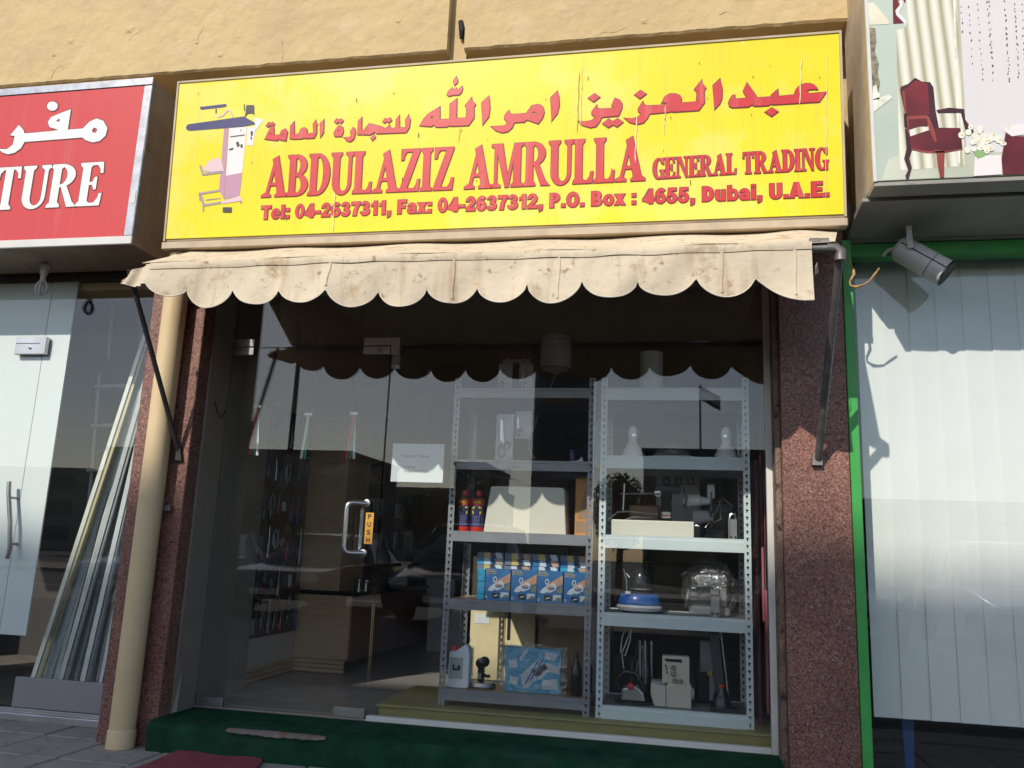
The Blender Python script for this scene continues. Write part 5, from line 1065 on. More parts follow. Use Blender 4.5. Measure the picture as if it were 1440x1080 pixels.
# ---------------- scissors in blister packs
def blister(x, z, y, w, h, label, hang=None, tilt=0, card='print_white', cut='left'):
    t = thing('scissors_pack', label, 'scissors', (x, y, z), 'scissors in blister packs')
    MB().box(x - w / 2, x + w / 2, y, y + .002, z, z + h).build('card', M['card_grey'], t); MB().box(x + w * .12, x + w * .46, y - .0015, y - .0003, z + .01, z + h - .02).build('card_print', M['print_pink'], t)
    f = FR((x - w / 2, y - .004, z)); k = min(w / .09, h / .26)
    MB().flat(union([[(.020 * k, h - .03), (.034 * k, h - .04), (.046 * k, .10 * k), (.024 * k, .11 * k)]]), f, .001).build('blade', M['metal'], t)
    MB().flat(union([ell(.034 * k, .055 * k, .022 * k, .038 * k, 16)], [ell(.034 * k, .055 * k, .012 * k, .026 * k, 14)]), f, .001).build('finger_loop', M['print_dark'], t)
    MB().flat(union([ell(.064 * k, .085 * k, .016 * k, .025 * k, 14)], [ell(.064 * k, .085 * k, .008 * k, .015 * k, 12)]), f, .002).build('finger_loop', M['print_dark'], t)
    MB().lathe([(.006, 0), (.006, .003)], f[0] + Vector((.034 * k, -.001, .12 * k)), 10, (0, -1, 0)).build('pivot_screw', M['metal'], t)
    MB().grid(lambda u, v: (x - w / 2 + w * u, y - .006 - .005 * math.sin(math.pi * u) * math.sin(math.pi * v), z + h * v), 6, 8).build('clear_bag', M['plastic_clear'], t, smooth=True)
    if hang: MB().tube([(x, y + .001, z + h - .008), (x, y - .002, z + h + .02), (x, y + .01, hang)], .0015, 6).build('wire_hook', M['metal'], t)
q = at(708.5, 645, .215); blister(q.x, LZ[1] + .003, .215, .104, .282, 'large pack of shears standing on the second grey shelf')
q = at(735, 617, .24); blister(q.x, q.z, .24, .10, .165, 'smaller hanging pack of shears beside the large one', hang=LZ[0] - .03)
q = at(710, 546, .24); blister(q.x, LZ[0] + .003, .24, .085, .17, 'left one of two scissors packs on top of the grey unit')
q = at(739, 546, .24); blister(q.x, LZ[0] + .003, .24, .085, .17, 'right one of two scissors packs on top of the grey unit')
q0, q1 = at(701, 510, .262), at(750, 510, .262); hc = thing('header_card', 'dark display card with pale script standing behind the top packs', 'card', ((q0.x + q1.x) / 2, .262, LZ[0]))
MB().box(q0.x, q1.x, .262, .266, LZ[0] + .001, LZ[0] + .25).build('card', M['maroon'], hc); MB().flat(fit(font_flat('plannette'), q0.x + .03, LZ[0] + .18, q1.x - .02, LZ[0] + .18, .035), FR((0, .262, 0)), .001).build('lettering', M['print_white'], hc)
q = at(806, 627, .3); t = thing('thread_spool', 'dark blue spool on the second grey shelf', 'spool', (q.x, .3, LZ[1])); MB().lathe([(.03, 0), (.03, .006), (.022, .008), (.022, .075), (.03, .077), (.03, .083), (0, .083)], (q.x, .3, LZ[1] + .001), 16).build('spool_body', M['can_navy'], t, smooth=True)
q = at(812, 643, .22); t = thing('presser_foot', 'bright white metal piece at the front of the second grey shelf', 'machine part', (q.x, .22, LZ[1])); MB().prism([(-.04, 0), (.035, 0), (.035, .02), (.025, .035), (.018, .02), (.005, .01), (-.04, .004)], (q.x, .2, LZ[1] + .005), (1, 0, 0), (0, 0, 1), (0, .02, 0)).build('body', M['ps_white'], t, bevel=.002)
q = at(782, 500, .62); HB = thing('water_bottle', 'white plastic steam iron water bottle hanging above the shelves', 'bottle', (q.x, .62, 2.1))
zt2, zb2 = at(782, 472, .62).z, at(782, 526, .62).z
MB().lathe([(0, 0), (.02, 0), (.03, .012), (.085, .03), (.1, .06), (.1, zt2 - zb2 - .05), (.09, zt2 - zb2 - .015), (.06, zt2 - zb2), (0, zt2 - zb2)], (q.x, .62, zb2), 20).build('bottle_body', M['ps_white'], HB, smooth=True)
MB().tube([(q.x, .62, zt2 - .01), (q.x + .01, .62, 3.0)], .004, 6).build('hanging_cord', M['cord'], HB)
for k in (.03, zt2 - zb2 - .045): MB().lathe([(.1015, 0), (.1015, .004)], (q.x, .62, zb2 + k), 20).build('moulded_ring', M['grey_plastic'], HB)
MB().tube([(q.x, .62, zb2), at(774, 545, .62), at(757, 585, .62), at(744, 615, .60), at(745, 635, .55), at(752, 645, .5)], .006, 8).build('hose', M['cord'], HB, smooth=True)
MB().tube([at(790, 622, .4), at(806, 610, .4), at(822, 608, .4), at(829, 618, .4), at(827, 640, .4)], .004, 6).build('hose', M['black'], HB, smooth=True)

# ---------------- pale unit
q = on(916, 545, RZ[0]); x = at(916, 530, .36).x; t = thing('paper_roll', 'white upright roll on top of the pale shelf unit', 'roll', (x, .36, RZ[0])); hh = at(916, 497, .36).z - RZ[0]
MB().lathe([(.022, .002), (.068, 0), (.068, hh), (.022, hh - .002), (.022, .002)], (x, .36, RZ[0] + .001), 28).build('roll', M['ps_white'], t, smooth=True)
for px, nm in ((890, 'white cone shaped bottle with rounded cap at the left of the second pale shelf'), (1021, 'white cone shaped bottle with rounded cap at the right of the second pale shelf')):
    x = at(px, 615, .30).x; z = RZ[1] + .001; t = thing('oil_bottle', nm, 'bottle', (x, .30, z), 'white cone bottles on the pale unit')
    MB().lathe([(.066, 0), (.07, .008), (.066, .03), (.045, .068), (.027, .095), (.024, .118), (.0, .12)], (x, .30, z), 22).build('bottle_body', M['ps_white'], t, smooth=True)
    MB().lathe([(.024, .118), (.028, .135), (.027, .165), (.019, .188), (0, .197)], (x, .30, z), 18).build('cap', M['film_white'], t, smooth=True)
    s = 1 if px < 950 else -1
    MB().lathe([(.0, 0), (.012, 0), (.012, .004), (0, .005)], (x + .008 * s, .272, z + .135), 12, (0, -1, 0)).build('metal_clip', M['metal'], t)
x = at(945, 625, .3).x; z = RZ[1] + .001; t = thing('wrapped_tray', 'low tray in clear film between the two cone bottles', 'tray', (x, .3, z))
MB().box(x - .11, x + .11, .24, .38, z, z + .02).build('tray', M['ps_white'], t, bevel=.004); MB().grid(lambda u, v: (x - .12 + .24 * u, .23 + .16 * v, z + .003 + .11 * max(0, math.sin(math.pi * u)) ** .8 * max(0, math.sin(math.pi * v)) ** .7 + .006 * math.sin(u * 23) * math.sin(v * 19)), 14, 10).build('clear_film', M['plastic_clear'], t, smooth=True)
# sewing machine on its cream base
z = RZ[2] + .001; bx0, bx1 = at(853, 742, .23).x, at(976, 742, .23).x; bt_ = at(915, 732, .23).z - z
SM = thing('sewing_machine', 'black sewing machine on a long cream base on the middle pale shelf', 'sewing machine', ((bx0 + bx1) / 2, .32, z))
MB().box(bx0 + .028 - .0, bx1, .21, .38, z, z + bt_).build('base', M['cover_cream'], SM, bevel=.006, seg=2)
def S_(px, py, y): return at(px, py, y)
c = S_(937, 715, .31)
MB().lathe([(.03, 0), (.03, .13), (.034, .14), (.034, .16), (0, .162)], (c.x, .31, z + bt_), 18).build('column', M['black_gloss'], SM, smooth=True)
lab = MB(); lab.grid(lambda u, v: (c.x + .0312 * math.sin((u - .5) * 1.9), .31 - .0312 * math.cos((u - .5) * 1.9), z + bt_ + .018 + .036 * v), 8, 1).build('maker_label', M['ps_white'], SM, smooth=True)
MB().grid(lambda u, v: (c.x + .0318 * math.sin((u - .5) * 1.9), .31 - .0318 * math.cos((u - .5) * 1.9), z + bt_ + .03 + .006 * v), 8, 1).build('label_stripe', M['cap_red'], SM, smooth=True)
a0, a1 = S_(921, 690, .31), S_(957, 690, .31); MB().box(a0.x, a1.x, .285, .335, z + bt_ + .155, z + bt_ + .21).build('arm', M['black_gloss'], SM, bevel=.015, seg=3)
w = S_(960, 697, .31); MB().lathe([(.0, 0), (.055, .002), (.06, .008), (.055, .014), (0, .016)], (w.x, .31, w.z - .01), 24, (1, 0, 0)).build('hand_wheel', M['metal'], SM, smooth=True)
d0 = S_(925, 693, .29); MB().lathe([(.0, 0), (.02, 0), (.022, .004), (.016, .01), (0, .011)], (d0.x, .285, d0.z), 18, (0, -1, 0)).build('tension_dial', M['metal'], SM, smooth=True)
MB().tube([S_(872, 694, .31), S_(922, 694, .31)], .006, 8).build('needle_bar', M['metal'], SM, smooth=True); MB().tube([S_(878, 680, .31), S_(876, 718, .31)], .006, 8).build('upright_rod', M['metal'], SM, smooth=True)
MB().tube([S_(856, 730, .23), S_(868, 720, .25), S_(885, 719, .28), S_(925, 723, .30)], .0045, 8).build('guide_wire', M['metal_dull'], SM, smooth=True); MB().tube([S_(878, 731, .24), S_(890, 727, .26), S_(918, 728, .29)], .004, 8).build('guide_wire', M['metal_dull'], SM, smooth=True)
p = S_(976, 740, .25); MB().tube([p, p + Vector((.012, -.004, .004)), p + Vector((.03, -.004, .0))], .005, 8).build('latch', M['metal'], SM, smooth=True)
MB().box(S_(884, 710, .4).x, S_(929, 710, .4).x, .40, .50, z + .0, z + .19).build('motor_box', M['laminate_dark'], SM, bevel=.02, seg=3)
# picture card
p0, p1 = at(923, 690, .62), at(984, 690, .62); PCd = thing('picture_card', 'grey card with three blue pictograms behind the sewing machine', 'card', ((p0.x + p1.x) / 2, .62, RZ[2]))
ctop = at(950, 668, .62).z; MB().box(p0.x, p1.x, .62, .624, RZ[2] - .002, ctop).build('card', M['card_grey'], PCd)
for px in (937, 954.5, 971):
    a = at(px, 676, .62); MB().box(a.x - .022, a.x + .022, .618, .6198, a.z - .025, a.z + .025).build('pictogram', M['icon_blue'], PCd)
    MB().flat(union([[(-.012, -.015), (.012, -.015), (.012, -.008), (.004, -.002), (.006, .012), (-.008, .012), (-.004, -.002), (-.012, -.008)]]), FR((a.x, .618, a.z)), .001).build('pictogram_mark', M['print_pale'], PCd)
# overlock parts on the right of the middle pale shelf
HM = thing('overlock_machine', 'heap of machine heads with thread cones at the right of the middle pale shelf', 'machine', (at(1010, 745, .35).x, .35, z))
MB().lathe([(.0, 0), (.034, 0), (.036, .02), (.034, .025), (.036, .045), (.034, .05), (.036, .07), (.028, .075), (.02, .13), (0, .13)], S_(966, 703, .36), 18, (1, .1, -.05)).build('thread_cone', M['ps_white'], HM, smooth=True)
MB().lathe([(.0, 0), (.045, 0), (.042, .01), (.028, .10), (.03, .11), (.0, .11)], S_(975, 727, .33), 18, (1, -.1, .06)).build('thread_cone', M['grey_plastic'], HM, smooth=True)
MB().lathe([(.022, 0), (.022, .012), (0, .013)], S_(999, 724, .31), 14, (1, -.3, 0)).build('black_knob', M['black'], HM, smooth=True)
a = S_(1000, 691, .4); MB().box(a.x - .022, a.x + .022, .4, .44, a.z - .042, a.z + .042).build('white_cover', M['ps_white'], HM, bevel=.008, seg=2); MB().tube([a, (a.x, .42, z + .02)], .008, 8).build('cover_stem', M['metal_dull'], HM)
MB().box(S_(986, 720, .44).x, S_(1034, 720, .44).x, .44, .54, z, z + .22).build('head_block', M['black_gloss'], HM, bevel=.02, seg=3); MB().box(S_(990, 745, .36).x, S_(1020, 745, .36).x, .36, .44, z, z + .07).build('bed_block', M['black_gloss'], HM, bevel=.01)
MB().tube([S_(992, 742, .3), S_(1008, 718, .32), S_(1016, 700, .36), S_(1030, 712, .36)], .004, 6).build('cable', M['metal_dull'], HM, smooth=True); MB().tube([S_(1003, 735, .3), S_(1014, 730, .3), S_(1012, 705, .33)], .0035, 6).build('cable', M['metal_dull'], HM, smooth=True)
PU = thing('cloth_drill', 'upright bright metal machine column at the right end of the middle pale shelf', 'machine', (at(1030, 745, .25).x, .25, z)); a = at(1030, 740, .25)
MB().box(a.x - .022, a.x + .026, .23, .28, z + .0, z + .115).build('column', M['metal_dull'], PU, bevel=.004); MB().box(a.x - .024, a.x - .012, .225, .2295, z + .005, z + .115).build('rail_strip', M['metal'], PU); MB().tube([(a.x - .015, .25, z + .115), (a.x - .008, .25, z + .14), (a.x + .012, .25, z + .142), (a.x + .02, .25, z + .115)], .008, 8).build('handle', M['metal'], PU, smooth=True)
for k in (-.01, .014): MB().lathe([(.006, 0), (.006, .004)], (a.x + k, .2285, z + .015), 10, (0, -1, 0)).build('bolt', M['black'], PU)
# blue based iron machine
z = RZ[3] + .001; q = on(899, 860, z); y = .30; x = at(899, 850, y).x
IM = thing('cloth_cutter', 'round cloth cutter with bright blue body and white foot on the pale shelf', 'cutter', (x, y, z))
MB().lathe([(.06, 0), (.115, .012), (.128, .03), (.122, .042), (0, .044)], (x, y, z), 28, sy=.7).build('foot', M['ps_white'], IM, smooth=True)
MB().lathe([(.118, .043), (.117, .06), (.105, .098), (.095, .104), (0, .105)], (x, y, z), 28, sy=.7).build('body', M['machine_blue'], IM, smooth=True)
MB().lathe([(.055, .10), (.06, .13), (.056, .19), (.04, .235), (.015, .25), (0, .251)], (x + .01, y, z), 22, sy=.9).build('motor_dome', M['black_gloss'], IM, smooth=True)
MB().lathe([(.063, .125), (.063, .135)], (x + .01, y, z), 22, sy=.9).build('motor_band', M['metal_dull'], IM, smooth=True); MB().box(x - .075, x - .045, y - .08, y - .06, z + .1, z + .116).build('switch', M['ps_white'], IM, bevel=.003)
MB().tube([(x - .07, y - .02, z + .105), (x - .072, y - .02, z + .17), (x - .09, y - .02, z + .235), (x - .055, y - .02, z + .19)], .004, 8).build('lever', M['metal'], IM, smooth=True)
# machine in a clear bag
x = at(998, 840, .32).x
WM = thing('wrapped_machine', 'sewing machine head wrapped in a crumpled clear plastic bag', 'machine', (x, .33, z))
MB().box(x - .11, x + .11, .3, .42, z, z + .05).build('bed', M['grey_plastic'], WM, bevel=.01); MB().box(x - .08, x + .10, .31, .40, z + .16, z + .235).build('arm', M['metal_dull'], WM, bevel=.02, seg=3); MB().box(x + .03, x + .10, .31, .40, z + .05, z + .16).build('pillar', M['metal_dull'], WM, bevel=.01)
MB().lathe([(0, 0), (.05, 0), (.055, .01), (.05, .02), (0, .02)], (x - .11, .35, z + .09), 20, (-1, 0, .2)).build('wheel', M['metal_dull'], WM, smooth=True)
MB().box(x - .0, x + .052, .22, .27, z, z + .115).build('needle_head', M['metal'], WM, bevel=.004); MB().box(x - .004, x + .05, .225, .275, z + .116, z + .15).build('head_cap', M['metal_dull'], WM, bevel=.006)
for k in (.012, .038): MB().lathe([(.009, 0), (.009, .006)], (x + k, .219, z + .02), 12, (0, -1, 0)).build('bolt', M['black'], WM)
rnd2 = random.Random(9); bagm = bmesh.new(); bmesh.ops.create_icosphere(bagm, subdivisions=4, radius=1); bv = []; 
from mathutils import noise
for v in bagm.verts:
    n3 = v.co.normalized(); k = 1 + .16 * noise.noise(n3 * 2.2) + .12 * noise.noise(n3 * 5) + .05 * noise.noise(n3 * 12)
    bv.append(Vector((x + .005 + n3.x * k * .155, .345 + n3.y * k * .11, max(z + .003, z + .145 + n3.z * k * .165))))
mb = MB(); mb.v = bv; mb.f = [tuple(v.index for v in f.verts) for f in bagm.faces]; bagm.free(); mb.build('clear_bag', M['plastic_clear'], WM, smooth=True)
# bottom of the pale unit
z = RZ[4] + .001
q = on(893, 968, z); x, y = at(893, 955, .28).x, .28
IR = thing('steam_iron', 'black steam iron with red button and looped cord on the bottom pale shelf', 'iron', (x, y, z))
sole = [(-.11, -.0), (-.09, -.055), (.03, -.06), (.115, -.01), (.12, 0), (.115, .01), (.03, .06), (-.09, .055)]
MB().prism(sole, (x, y, z), (1, 0, 0), (0, 1, 0), (0, 0, .014)).build('sole_plate', M['black'], IR)
MB().prism([(-.075, 0), (.06, 0), (.05, .05), (.01, .085), (-.07, .07)], (x, y - .045, z + .015), (1, 0, 0), (0, 0, 1), (0, .09, 0)).build('body', M['metal_dull'], IR, bevel=.012, seg=2)
MB().tube([(x - .08, y, z + .06), (x - .10, y, z + .12), (x - .06, y, z + .165), (x + .0, y, z + .16), (x + .035, y, z + .11), (x + .04, y, z + .07)], [.012, .014, .016, .016, .014, .012], 10).build('handle', M['black_gloss'], IR, smooth=True)
MB().lathe([(.018, 0), (.018, .012), (.012, .017), (0, .018)], (x - .022, y - .048, z + .095), 16, (0, -1, .3)).build('button', M['plastic_red'], IR, smooth=True)
cordp = [(x - .06, y + .02, z + .16), (x - .075, y, z + .26), (x - .05, y - .02, z + .32), (x - .03, y, z + .38), (x - .05, y + .02, z + .41), (x - .075, y, z + .34), (x - .08, y - .02, z + .27), (x - .055, y - .02, z + .25), (x - .03, y, z + .33), (x - .02, y, z + .42)]
MB().tube(cordp, .004, 6).build('cord', M['cord'], IR, smooth=True)
x2 = at(910, 900, .4).x; BM = thing('machine_motor', 'dark machine motor with bright vertical rods behind the iron', 'machine', (x2, .42, z))
MB().lathe([(.07, 0), (.075, .02), (.072, .2), (.05, .24), (.04, .3), (0, .31)], (x2 - .02, .43, z), 20).build('motor_body', M['black_gloss'], BM, smooth=True); MB().box(x2 + .04, x2 + .15, .36, .46, z, z + .12).build('gear_box', M['black_gloss'], BM, bevel=.01)
for dx_ in (-.035, -.005, .03): MB().tube([(x2 + dx_, .34, z + .1), (x2 + dx_ - .004, .34, z + .33)], .006, 8).build('rod', M['metal'], BM, smooth=True)
o0, o1 = at(937, 970, .25).x, at(972, 970, .25).x; ob = at(925, 985, .25).x; ol = at(915, 970, .25).x
OL = thing('overlock_machine', 'small cream overlock sewing machine with carry slot and dials', 'sewing machine', ((o0 + o1) / 2, .29, z)); oh = at(955, 923, .25).z - z; om = at(955, 958, .25).z - z
m = MB().prism([(0, .0), (o1 - o0, 0), (o1 - o0 + .002, .1), (o1 - o0, om - .015), (0, om - .02)], (o0, .24, z), (1, 0, 0), (0, 0, 1), (0, .12, 0)); m.build('front_cover', M['cream_machine'], OL, bevel=.004)
MB().prism([(.02, 0), (o0 - ol - .002, 0), (o0 - ol - .002, .108), (.0, .118), (.0, .06)], (ol, .245, z), (1, 0, 0), (0, 0, 1), (0, .11, 0)).build('cloth_plate', M['cream_machine'], OL, bevel=.004)
MB().box(ol + .005, o0 - .004, .25, .35, z + .112, z + .13).build('plate_top', M['grey_plastic'], OL, bevel=.003)
W2 = o1 - o0; u0 = o0 - .022
hd = union([[(0, om - .012), (.03, om - .012), (.03, om - .03), (W2 + .012, om - .03), (W2 + .012, oh - .006), (W2 + .004, oh), (.006, oh), (0, oh - .006)]], [[(.018, oh - .032), (.105, oh - .034), (.105, oh - .016), (.012, oh - .016)]])
m = MB(); fr = FR((u0, .25, z)); vs, fs = hd
hb = bmesh.new(); bvv = [hb.verts.new(fr[0] + fr[1] * a + fr[2] * b) for a, b in vs]; [hb.faces.new([bvv[i] for i in f]) for f in fs]
r_ = bmesh.ops.extrude_face_region(hb, geom=hb.faces[:]); bmesh.ops.translate(hb, verts=[e for e in r_['geom'] if isinstance(e, bmesh.types.BMVert)], vec=(0, .08, 0))
hb.verts.ensure_lookup_table(); hb.verts.index_update(); m.v = [v.co.copy() for v in hb.verts]; m.f = [tuple(v.index for v in f.verts) for f in hb.faces]; hb.free(); m.build('head', M['cream_machine'], OL)
for dx_, dz_, r in ((.06, oh - .062, .014), (.058, oh - .092, .014), (.068, om + .0, .013), (.098, om - .0, .013)): MB().lathe([(.0, 0), (r, 0), (r, .01), (r * .7, .014), (0, .014)], (u0 + dx_, .2495, z + dz_), 16, (0, -1, 0)).build('tension_dial', M['metal'], OL, smooth=True)
MB().lathe([(0, 0), (.03, 0), (.032, .006), (.03, .014), (0, .016)], (o1 + .002, .30, z + .07), 18, (1, 0, 0)).build('hand_wheel', M['cream_machine'], OL, smooth=True)
for dx_, dz_ in ((.014, oh - .06), (.02, oh - .075), (.022, oh - .095)): MB().box(u0 + dx_, u0 + dx_ + .008, .248, .2498, z + dz_, z + dz_ + .014).build('control_mark', M['black'], OL)
x3 = at(1018, 985, .24).x
BC = thing('cloth_cutter', 'black straight knife cloth cutter with red knob on a flat base', 'cutter', (x3, .27, z))
MB().prism([(-.075, 0), (.08, 0), (.07, .09), (-.07, .1)], (x3, .2, z), (1, 0, 0), (0, 1, 0), (0, 0, .022)).build('base_plate', M['black'], BC); MB().lathe([(.05, .022), (.045, .07), (.03, .1), (.02, .12), (0, .12)], (x3 - .01, .25, z), 16).build('motor', M['black_gloss'], BC, smooth=True)
MB().lathe([(.016, 0), (.02, .01), (.018, .03), (0, .034)], (x3 - .012, .25, z + .105), 14).build('knob', M['plastic_red'], BC, smooth=True); MB().bar((x3 - .02, .26, z + .1), (x3 - .05, .28, z + .42), .05, .05).build('standard', M['black'], BC); MB().tube([(x3 + .03, .26, z + .02), (x3 - .01, .28, z + .4)], .006, 8).build('guide_rod', M['metal_dull'], BC, smooth=True)
GX = thing('machine_stand', 'grey white machine stand behind the black cutter on the bottom shelf', 'stand', (at(992, 930, .45).x, .47, z)); a = at(992, 930, .45)
MB().box(a.x - .06, a.x + .04, .45, .52, z, z + .2).build('stand_body', M['black_gloss'], GX, bevel=.02, seg=2); MB().box(a.x - .03, a.x + .05, .44, .4495, z + .17, z + .34).build('front_panel', M['grey_plastic'], GX, bevel=.01); MB().box(a.x + .02, a.x + .05, .43, .4395, z + .02, z + .16).build('front_panel', M['grey_plastic'], GX, bevel=.006); MB().box(a.x + .01, a.x + .035, .425, .43, z + .155, z + .18).build('tag', M['print_gold'], GX)
# pink hanging strips by the right frame
for k, (px, ya, yb) in enumerate(((1077, 830, 1000), (1072, 770, 870), (1083, 860, 960), (1069, 640, 800))):
    a, b = at(px, ya, .28 + .05 * k), at(px, yb, .28 + .05 * k)
    t = thing('pink_packet', ('long pink packet hanging lowest', 'short pink packet hanging in the middle', 'narrow pink packet hanging nearest the frame', 'maroon pink packet hanging highest')[k] + ' beside the pale shelf unit', 'packet', (a.x, a.y, b.z), 'pink packets hanging at the right')
    MB().prism([(-.006, 0), (.0, -.02), (.006, 0), (.006, a.z - b.z), (-.006, a.z - b.z)], (a.x, a.y, b.z), (1, 0, 0), (0, 0, 1), (0, .05, 0)).build('packet', M['pink'], t); MB().tube([(a.x, a.y + .02, a.z), (a.x + .01, a.y + .02, 2.1)], .0015, 5).build('string', M['pink'], t)
MP = thing('maroon_board', 'tall dark maroon panel standing beside the pale shelf unit', 'panel', (.47, .5, PZ0)); MB().box(.43, .445, .3, .72, PZ0, 1.62).build('panel_board', M['maroon'], MP)

# ================================================================== fittings along the left wall of the shop
CX0, CX1, CY = -2.80, -2.45, 1.46
CA = thing('wall_cabinet', 'tall light wood cabinet standing on the counter end', 'cabinet', (CX0, CY, FZ))
c1 = at(485, 838, CY).z
MB().box(CX0, at(482, 740, CY).x, CY + .02, CY + .5, c1 + .03, at(440, 645, CY).z + .35).build('cabinet_side', M['laminate'], CA, bevel=.002)
CT = thing('shop_counter', 'long wood counter with dark top running back into the shop', 'counter', (CX0, CY + 1, FZ))
cr = at(490, 890, CY).x
MB().box(CX0, cr, CY, CY + .04, FZ + .1, c1).build('end_panel', M['laminate'], CT, bevel=.002)
MB().box(cr - .05, cr - .006, CY + .041, 4.6, FZ + .08, c1 - .002).build('front_panel', M['laminate_dark'], CT); MB().box(CX0, cr + .03, CY - .01, 4.65, c1 + .001, c1 + .028).build('counter_top', M['black_gloss'], CT, bevel=.003)
for k in range(3): MB().box(CX0, cr - .02, CY - .002, CY + .02, FZ + .004 + k * .032, FZ + .032 + k * .032).build('skirting_slat', M['laminate'], CT, bevel=.003)
for k in range(3): MB().box(-2.80, -2.785 + .0, .57, CY - .004, FZ + .004 + k * .032, FZ + .032 + k * .032).build('skirting_slat', M['laminate'], CT, bevel=.003)
GC = thing('glass_cabinet', 'dark glazed wall cabinet with packs behind the push handle', 'cabinet', (CX0, 2.4, c1))
MB().box(CX0, CX0 + .02, CY + .5, 4.4, c1 + .03, 2.3).build('back_board', M['laminate_dark'], GC); 
for z_ in (c1 + .33, c1 + .62, c1 + .92): MB().box(CX0 + .02, CX0 + .25, CY + .5, 4.4, z_, z_ + .015).build('shelf', M['laminate_dark'], GC)
rn = random.Random(4); gi = 0
for z_ in (c1 + .345, c1 + .635):
    y = CY + .56
    while y < 3.6:
        h_ = rn.uniform(.12, .2); w_ = rn.uniform(.05, .1)
        t = thing('boxed_item', '%s pack number %d from the front on the %s shelf of the glazed cabinet' % (rn.choice(('pale', 'pale')), gi + 1, 'lower' if z_ < c1 + .5 else 'upper'), 'pack', (CX0 + .12, y, z_), 'packs in the glazed cabinet')
        nth = nth + 1 if gi and z_ == zprev else 1; zprev = z_; t['label'] = 'small pack %d%s from the front on the %s shelf of the dark cabinet' % (nth, {1: 'st', 2: 'nd', 3: 'rd'}.get(nth, 'th'), 'lower' if z_ < c1 + .5 else 'upper')
        MB().box(CX0 + .08, CX0 + .2, y, y + w_, z_ + .001, z_ + h_).build('pack', M[rn.choice(('card_grey', 'print_pale', 'maroon', 'box_navy', 'card_grey'))], t); y += w_ + rn.uniform(.015, .05); gi += 1
for k, px in enumerate((492, 505, 515)):
    p = at(px, 822, 1.75); t = thing('tap_fitting', '%s of three small metal fittings on the counter top' % ('leftmost', 'middle one', 'rightmost')[k], 'fitting', (p.x, 1.75, c1 + .03))
    MB().lathe([(.035, 0), (.035, .01), (.015, .014), (.012, .06), (.02, .065), (.02, .085), (0, .088)], (p.x, 1.75, c1 + .029), 14).build('body', M['metal'], t, smooth=True); MB().tube([(p.x, 1.75, c1 + .075), (p.x + .02, 1.74, c1 + .11)], .006, 8).build('lever', M['metal'], t, smooth=True)
# peg board with tools on the left wall
PG = thing('peg_board', 'dark peg board with hooks on the wall just inside the door', 'board', (-2.79, 1, .5)); MB().box(-2.798, -2.785, .60, CY - .02, .42, 2.0).build('board', M['maroon'], PG)
cols_ = ('metal_dull', 'box_navy', 'card_grey', 'box_blue', 'black', 'maroon', 'print_olive', 'metal', 'machine_blue'); rn = random.Random(8)
kind_ = ('screwdriver set', 'pair of pliers', 'tool card', 'cutter', 'cable coil')
pl = ('top', 'second', 'third', 'fourth', 'fifth', 'bottom'); hp = ('nearest the door', 'second from the door', 'third from the door', 'fourth from the door', 'fifth from the door', 'sixth from the door', 'next to the cabinet but one', 'next to the cabinet')
for r in range(6):
    for c in range(8):
        y = .645 + c * .1; zt_ = 1.94 - r * .25 + rn.uniform(-.02, .02); h_ = rn.uniform(.18, .26); w_ = rn.uniform(.06, .095); mt = rn.choice(('box_navy', 'black', 'black_gloss', 'maroon', 'maroon', 'black', 'frame_dark', 'laminate_dark'))
        t = thing('tool_pack', '%s row of the peg board, pack %s' % (pl[r], hp[c]), 'tool pack', (-2.775, y, zt_ - h_), 'tools hanging on the peg board')
        MB().box(-2.779, -2.776, y - w_ / 2, y + w_ / 2, zt_ - h_, zt_).build('card', M[mt], t)
        MB().tube([(-2.785, y, zt_ - .012), (-2.755, y, zt_ - .012), (-2.742, y, zt_ + .0)], .0022, 6).build('hook', M['metal'], t)
        q = rn.randrange(5); lean = rn.uniform(-.03, .03)
        if q <= 1: MB().tube([(-2.765, y, zt_ - .04), (-2.762, y + lean * .6, zt_ - h_ * .6), (-2.765, y + lean, zt_ - h_ - rn.uniform(-.02, .06))], [.004, .007, .010], 8).build('tool', M[rn.choice(('metal', 'metal_dull', 'black_gloss', 'machine_blue', 'plastic_red'))], t, smooth=True)
        elif q == 2:
            MB().tube([(-2.764, y - .02, zt_ - .04), (-2.764, y + .012, zt_ - h_ * .5), (-2.764, y - .018, zt_ - h_ + .015)], .006, 6).build('tool', M['metal'], t, smooth=True); MB().tube([(-2.764, y + .02, zt_ - .04), (-2.764, y - .012, zt_ - h_ * .5), (-2.764, y + .018, zt_ - h_ + .015)], .006, 6).build('tool', M[rn.choice(('black', 'machine_blue', 'plastic_red'))], t, smooth=True)
        elif q == 3: MB().tube([(-2.765 + .006 * math.sin(k * 1.3), y + .035 * math.cos(k * .9), zt_ - h_ * .55 + .07 * math.sin(k * .9)) for k in range(15)], .0035, 6).build('coiled_cable', M[rn.choice(('black', 'grey_plastic', 'print_pale'))], t, smooth=True)
        else: MB().box(-2.7755, -2.772, y - w_ * .35, y + w_ * .35, zt_ - h_ + .015, zt_ - h_ * .55).build('label_sheet', M[rn.choice(('card_grey', 'box_navy', 'box_blue', 'print_olive', 'paper'))], t)
        MB().grid(lambda u, v: (-2.758 + .008 * math.sin(math.pi * u), y + (u - .5) * w_, zt_ - h_ + h_ * .9 * v), 4, 4).build('blister', M['plastic_clear'], t, smooth=True)
